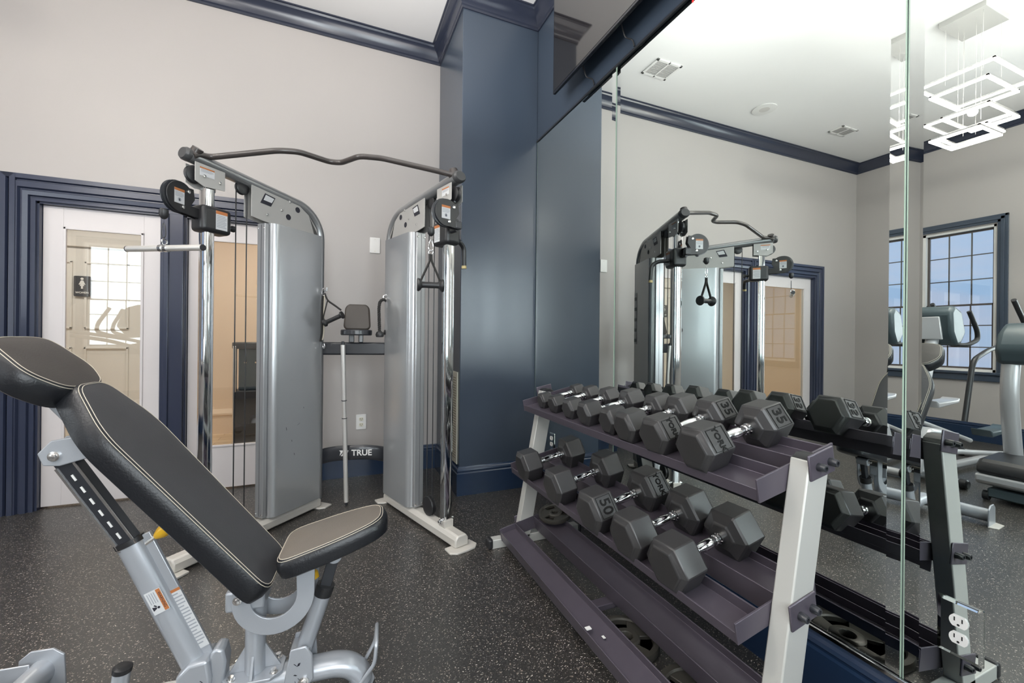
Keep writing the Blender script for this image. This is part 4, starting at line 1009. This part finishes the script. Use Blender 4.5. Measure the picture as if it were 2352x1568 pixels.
# ---------------- weight plates
def weight_plate(label, loc, rot, R=.15, th=.03):
    r = thing('weight_plate', label, 'weight plate', loc, group='grip weight plates'); r.rotation_euler = rot
    m = MB()
    # rim and hub as lathes, three webs between the grip holes
    m.lathe([(0, R*.86), (0, R*.98), (th*.3, R), (th*.7, R), (th, R*.98), (th, R*.84), (th*.8, R*.80), (th*.2, R*.80), (0, R*.86)], (0, 0, 0), (0, 0, 1), n=40)
    m.build('rim', GUNPL, r)
    m = MB(); m.lathe([(th*.15, R*.19), (0, R*.21), (0, R*.36), (th*.2, R*.42), (th*.8, R*.42), (th, R*.36), (th, R*.21), (th*.85, R*.19), (th*.15, R*.19)], (0, 0, 0), (0, 0, 1), n=32); m.build('hub', GUNPL, r)
    for k in range(3):
        a0 = 2*PI*k/3; w = .62
        pl = arc((0, 0), R*.82, a0-w, a0+w, 10)+arc((0, 0), R*.40, a0+w*.9, a0-w*.9, 8)
        MB().prism(pl, 'z', th*.25, th*.75).build('web', GUNPL, r, bevel=.002)
    return r
weight_plate('grip weight plate lying on the floor beneath the rack rails', (1.075, 1.36, .001), (0, 0, .3), .125)
weight_plate('grip weight plate on the floor under the near end of the rack', (1.125, 1.035, .001), (0, 0, 1.2), .145)
weight_plate('dark weight plate resting at the far end of the lower rack rails', (1.195, 2.165, .172), (0, -tl, .5), .095, .022)

# ================================================================== MACHINES SEEN IN THE MIRROR
# treadmill
tm = thing('treadmill', 'treadmill with dark hood and pale curved upright reflected in the mirror', 'treadmill', (-2.2, 1.20, 0)); Tm = local(tm)
MB(Tm).box((-3.25, .82, .10), (-1.75, 1.58, .16)).build('deck', TREADW, tm, bevel=.01)
MB(Tm).box((-3.20, .93, .158), (-1.85, 1.47, .166)).build('running_belt', BLACKP, tm, smooth=False)
MB(Tm).prism([(-1.86, .12), (-1.55, .12), (-1.52, .14), (-1.52, .20), (-1.86, .20)], 'y', .80, 1.62).build('hood_skirt', TREADW, tm, bevel=.015)
MB(Tm).prism([(-1.90, .20), (-1.52, .20), (-1.53, .27), (-1.58, .31), (-1.90, .33)], 'y', .80, 1.62).build('hood', BLACKP, tm, bevel=.03, seg=4)
MB(Tm).box((-2.1, .86, .03), (-1.55, 1.56, .10)).build('underframe', MACHD, tm, bevel=.01)
for y in (.85, 1.57): MB(Tm).lathe([(-.02, .02), (-.016, .035), (.016, .035), (.02, .02)], (-1.58, y, .036), (0, 1, 0)).build('wheel', BLACKP, tm)
for y in (.86, 1.53):
    P = smooth_path([(-1.92, y, .16), (-1.86, y, .45), (-1.80, y, .80), (-1.84, y, 1.10), (-1.92, y, 1.22)], .2)
    MB(Tm).tube(P, .035, n=14, sy=1.5, up=(0, 1, 0)).build('upright', TREADW, tm)
MB(Tm).prism([(-1.78, 1.02), (-1.74, 1.15), (-1.80, 1.28), (-1.92, 1.36), (-2.02, 1.34), (-1.98, 1.20), (-1.90, 1.05)], 'y', .78, 1.60).build('console', MACHD, tm, bevel=.04, seg=4)
for y in (.86, 1.53): MB(Tm).tube(smooth_path([(-1.92, y, 1.12), (-2.25, y, 1.05), (-2.45, y, 1.02)], .05), .017).build('handrail', BLACKP, tm)
# elliptical
el = thing('elliptical_trainer', 'silver elliptical trainer with curved black handlebars in front of the window', 'elliptical trainer', (-2.4, 2.03, 0)); Tm = local(el)
yc = 2.03
MB(Tm).tube([(-1.60, yc, .06), (-3.15, yc, .06)], .035, n=12).build('base_rail', TREADW, el)
for x, w in ((-1.72, .28), (-3.12, .25)):
    MB(Tm).tube([(x, yc-w, .04), (x, yc+w, .04)], .035, n=12).build('stabiliser', TREADW, el)
    for q in (-1, 1): MB(Tm).lathe([(-.03, .03), (-.02, .04), (.02, .04), (.03, .03)], (x, yc+q*w, .041), (0, 1, 0)).build('foot_cap', BLACKP, el)
MB(Tm).prism([(-1.52, .08), (-2.02, .08), (-2.10, .22), (-1.98, .42), (-1.72, .46), (-1.55, .30)], 'y', yc-.09, yc+.09).build('drive_housing', TREADW, el, bevel=.03, seg=3)
MB(Tm).tube([(-1.62, yc, .40), (-1.93, yc, 1.32)], .042, n=14, sy=1.1).build('column', TREADW, el)
MB(Tm).prism([(-1.86, 1.28), (-1.84, 1.46), (-1.90, 1.52), (-2.03, 1.47), (-2.10, 1.28), (-2.02, 1.18), (-1.94, 1.16)], 'y', yc-.15, yc+.15).build('console', MACHD, el, bevel=.03, seg=3)
MB(Tm).prism([(yc-.09, 1.22), (yc+.09, 1.22), (yc+.07, 1.42), (yc-.07, 1.42)], 'x', -1.862, -1.838).build('console_bracket', TREADW, el, bevel=.006)
for q in (-1, 1):
    MB(Tm).tube(smooth_path([(-1.95, yc+q*.10, 1.18), (-2.10, yc+q*.15, 1.17), (-2.24, yc+q*.17, 1.22), (-2.23, yc+q*.17, 1.30), (-2.14, yc+q*.15, 1.47)], .05), .018).build('fixed_handle', BLACKP, el)
    MB(Tm).tube(smooth_path([(-1.75, yc+q*.27, .55), (-1.85, yc+q*.28, 1.05), (-2.10, yc+q*.28, 1.13), (-2.72, yc+q*.28, 1.24), (-2.85, yc+q*.28, 1.32), (-2.57, yc+q*.28, 1.58)], .08), .019).build('swing_arm', BLACKP, el)
for q, x, z in ((-1, -2.62, .36), (1, -2.35, .60)):
    y = yc+q*.13
    MB(Tm).tube([(-1.85, y, z-.10), (-2.95, y, .13 if q < 0 else .20)], .022, n=12).build('pedal_link', TREADW, el)
    MB(Tm).prism([(x-.20, z+.01), (x+.17, z-.02), (x+.20, z+.05), (x+.16, z+.03), (x-.18, z+.04), (x-.22, z+.06)], 'y', y-.07, y+.07).build('pedal', MACHD if q < 0 else TREADW, el, bevel=.01)

# ================================================================== OUTSIDE
def tree(x, y, h, label, seed):
    random.seed(seed); r = thing('tree', label, 'tree', (x, y, -.6), group='trees outside the windows'); Tm = local(r)
    MB(Tm).tube([(x, y, -.6), (x+.05, y, h*.5), (x, y+.1, h*.8)], .09, r2=.03, n=8).build('trunk', BARK, r)
    m = MB(Tm)
    for k in range(420):
        a, b, rr = random.uniform(0, 2*PI), random.uniform(-1, 1), random.uniform(.35, 1)**.5
        c = V((x+math.cos(a)*math.sqrt(1-b*b)*rr*h*.32, y+math.sin(a)*math.sqrt(1-b*b)*rr*h*.32, h*.6+b*rr*h*.36)); s = random.uniform(.06, .13)
        u = V((random.uniform(-1, 1), random.uniform(-1, 1), random.uniform(-1, 1))).normalized(); w = u.orthogonal().normalized()
        m.bm.faces.new([m._v(c+u*s), m._v(c+w*s*.6), m._v(c-u*s), m._v(c-w*s*.6)])
    m.build('foliage', GREEN, r, smooth=False)
tree(-3.3, -6.5, 2.2, 'leafy green tree outside the rear window', 3)

# ================================================================== LIGHT
def area(name, loc, rot, sx, sy, power, col=(1, 1, 1)):
    l = bpy.data.lights.new(name, 'AREA'); l.shape = 'RECTANGLE'; l.size = sx; l.size_y = sy; l.energy = power; l.color = col
    o = bpy.data.objects.new(name, l); COL.objects.link(o); o.location = loc; o.rotation_euler = rot; return o
for a, b, z0, z1 in rear_w:
    area('rear_window_fill', ((a+b)/2, YR-.30, (z0+z1)/2), (PI/2, 0, 0), 1.0, 2.1, 58 if a < -3 else 125, (.93, .96, 1.0))  # area lamps outside stand in for daylight, two at windows added for fill
a, b, z0, z1 = left_w[1]
area('left_window_fill', (XL-.3, (a+b)/2, (z0+z1)/2), (0, -PI/2, 0), 2.1, 1.0, 120, (.93, .96, 1.0))  # added lamp standing in for daylight at the unseen second window
for x, y in ((-2.9, -.5), (-.2, -.5), (-1.6, .5)):
    l = bpy.data.lights.new('fill_point', 'POINT'); l.energy = 36; l.shadow_soft_size = .25; l.color = (1, .97, .93)  # bare fill points added out of view; no pendant hangs here
    o = bpy.data.objects.new('fill_point', l); COL.objects.link(o); o.location = (x, y, 3.15)
for x, y in ((-.7, .9), (-2.7, .3), (.4, 2.2)):
    area('ceiling_fill', (x, y, 2.7), (PI, 0, 0), 1.0, 1.0, 28 if y < 2 else 22, (1, .97, .94))  # upward fill added to brighten the ceiling, no fixture belongs to it
l = bpy.data.lights.new('chandelier_fill', 'POINT'); l.energy = 60; l.shadow_soft_size = .03; l.color = (1, .95, .88)  # extra point added among the rings to lift the ceiling and back wall
o = bpy.data.objects.new('chandelier_fill', l); COL.objects.link(o); o.location = (-1.75, 1.73, 3.07)
area('hall_fill', (-2.6, 5.0, 2.65), (0, 0, 0), 1.0, .5, 26, (1, .97, .92)); area('hall_fill', (-.6, 5.0, 2.65), (0, 0, 0), 1.0, .5, 26, (1, .92, .82))  # unseen fill lamps added to brighten the hall behind the glass

w = bpy.data.worlds.new('sky'); sc.world = w; w.use_nodes = True; nt = w.node_tree
for n_ in list(nt.nodes): nt.nodes.remove(n_)
N, L = nt.nodes.new, nt.links.new
out = N('ShaderNodeOutputWorld'); bg = N('ShaderNodeBackground'); L(bg.outputs[0], out.inputs[0]); tc = N('ShaderNodeTexCoord')
sp = N('ShaderNodeSeparateXYZ'); L(tc.outputs['Generated'], sp.inputs[0])
cr = N('ShaderNodeValToRGB'); e = cr.color_ramp.elements; e[0].position = 0; e[0].color = (.45, .58, .85, 1); e[1].position = .5; e[1].color = (.30, .55, 1.0, 1)
L(sp.outputs[2], cr.inputs[0])
nz = N('ShaderNodeTexNoise'); nz.inputs['Scale'].default_value = 3.5; nz.inputs['Detail'].default_value = 6; mp = N('ShaderNodeMapping'); mp.inputs['Scale'].default_value = (1, 1, 3.5)
L(tc.outputs['Generated'], mp.inputs[0]); L(mp.outputs[0], nz.inputs['Vector'])
c2 = N('ShaderNodeValToRGB'); c2.color_ramp.elements[0].position = .48; c2.color_ramp.elements[0].color = (0, 0, 0, 1); c2.color_ramp.elements[1].position = .72; c2.color_ramp.elements[1].color = (.8, .8, .8, 1)
L(nz.outputs[0], c2.inputs[0]); mx = N('ShaderNodeMix'); mx.data_type = 'RGBA'; mx.inputs[7].default_value = (.72, .66, .82, 1)
L(c2.outputs[0], mx.inputs[0]); L(cr.outputs[0], mx.inputs[6]); L(mx.outputs[2], bg.inputs[0]); bg.inputs[1].default_value = 1.25

# every bolt, cap and bracket that was modelled in one go becomes a part of its own
SPLIT = {'screw', 'bolt', 'bracket_bolt', 'post_bolt', 'head_bolt', 'paint_chip', 'glass_edge', 'end_cap', 'door_knob', 'side_rail', 'scuff_mark', 'swivel_bracket', 'bar_flange', 'tray_post', 'pulley_head_plate', 'post_gusset', 'strut_foot_x', 'end_plug', 'swivel_collar', 'sticker', 'adjustment_slot', 'strut_rail', 'socket'}
for ob in list(bpy.data.objects):
    if ob.type != 'MESH' or ob.name.split('.')[0] not in SPLIT: continue
    bm = bmesh.new(); bm.from_mesh(ob.data); seen = set(); comps = []
    for v in bm.verts:
        if v.index in seen: continue
        st = [v]; seen.add(v.index); c_ = []
        while st:
            q = st.pop(); c_.append(q.index)
            for e_ in q.link_edges:
                w_ = e_.other_vert(q)
                if w_.index not in seen: seen.add(w_.index); st.append(w_)
        comps.append(set(c_))
    if len(comps) > 1 and not ob.children:
        for c_ in comps:
            b2 = bm.copy(); b2.verts.ensure_lookup_table()
            bmesh.ops.delete(b2, geom=[v for v in b2.verts if v.index not in c_], context='VERTS')
            me = bpy.data.meshes.new(ob.name.split('.')[0]); b2.to_mesh(me); b2.free(); me.materials.append(ob.data.materials[0])
            n2 = ob.copy(); n2.data = me; COL.objects.link(n2)
        bpy.data.objects.remove(ob)
    bm.free()

# ================================================================== CAMERA
cam = bpy.data.cameras.new('camera'); co = bpy.data.objects.new('camera', cam); COL.objects.link(co)
cam.sensor_width = 36; cam.lens = 36*973.2/2352; cam.clip_start = .02
cam.shift_y = -9/2352
co.matrix_world = Matrix.Translation((0, 0, 1.2)) @ Matrix.Rotation(-.3987, 4, 'Z') @ Matrix.Rotation(PI/2, 4, 'X') @ Matrix.Rotation(.0098, 4, 'Z')
sc.camera = co
sc.view_settings.view_transform = 'Standard'; sc.view_settings.look = 'None'; sc.view_settings.exposure = -0.2
try:
    sc.cycles.use_denoising = True; sc.cycles.max_bounces = 10; sc.cycles.diffuse_bounces = 5; sc.cycles.glossy_bounces = 6; sc.cycles.transparent_max_bounces = 12
    sc.cycles.sample_clamp_indirect = 6; sc.cycles.caustics_reflective = False; sc.cycles.caustics_refractive = False
except Exception: pass
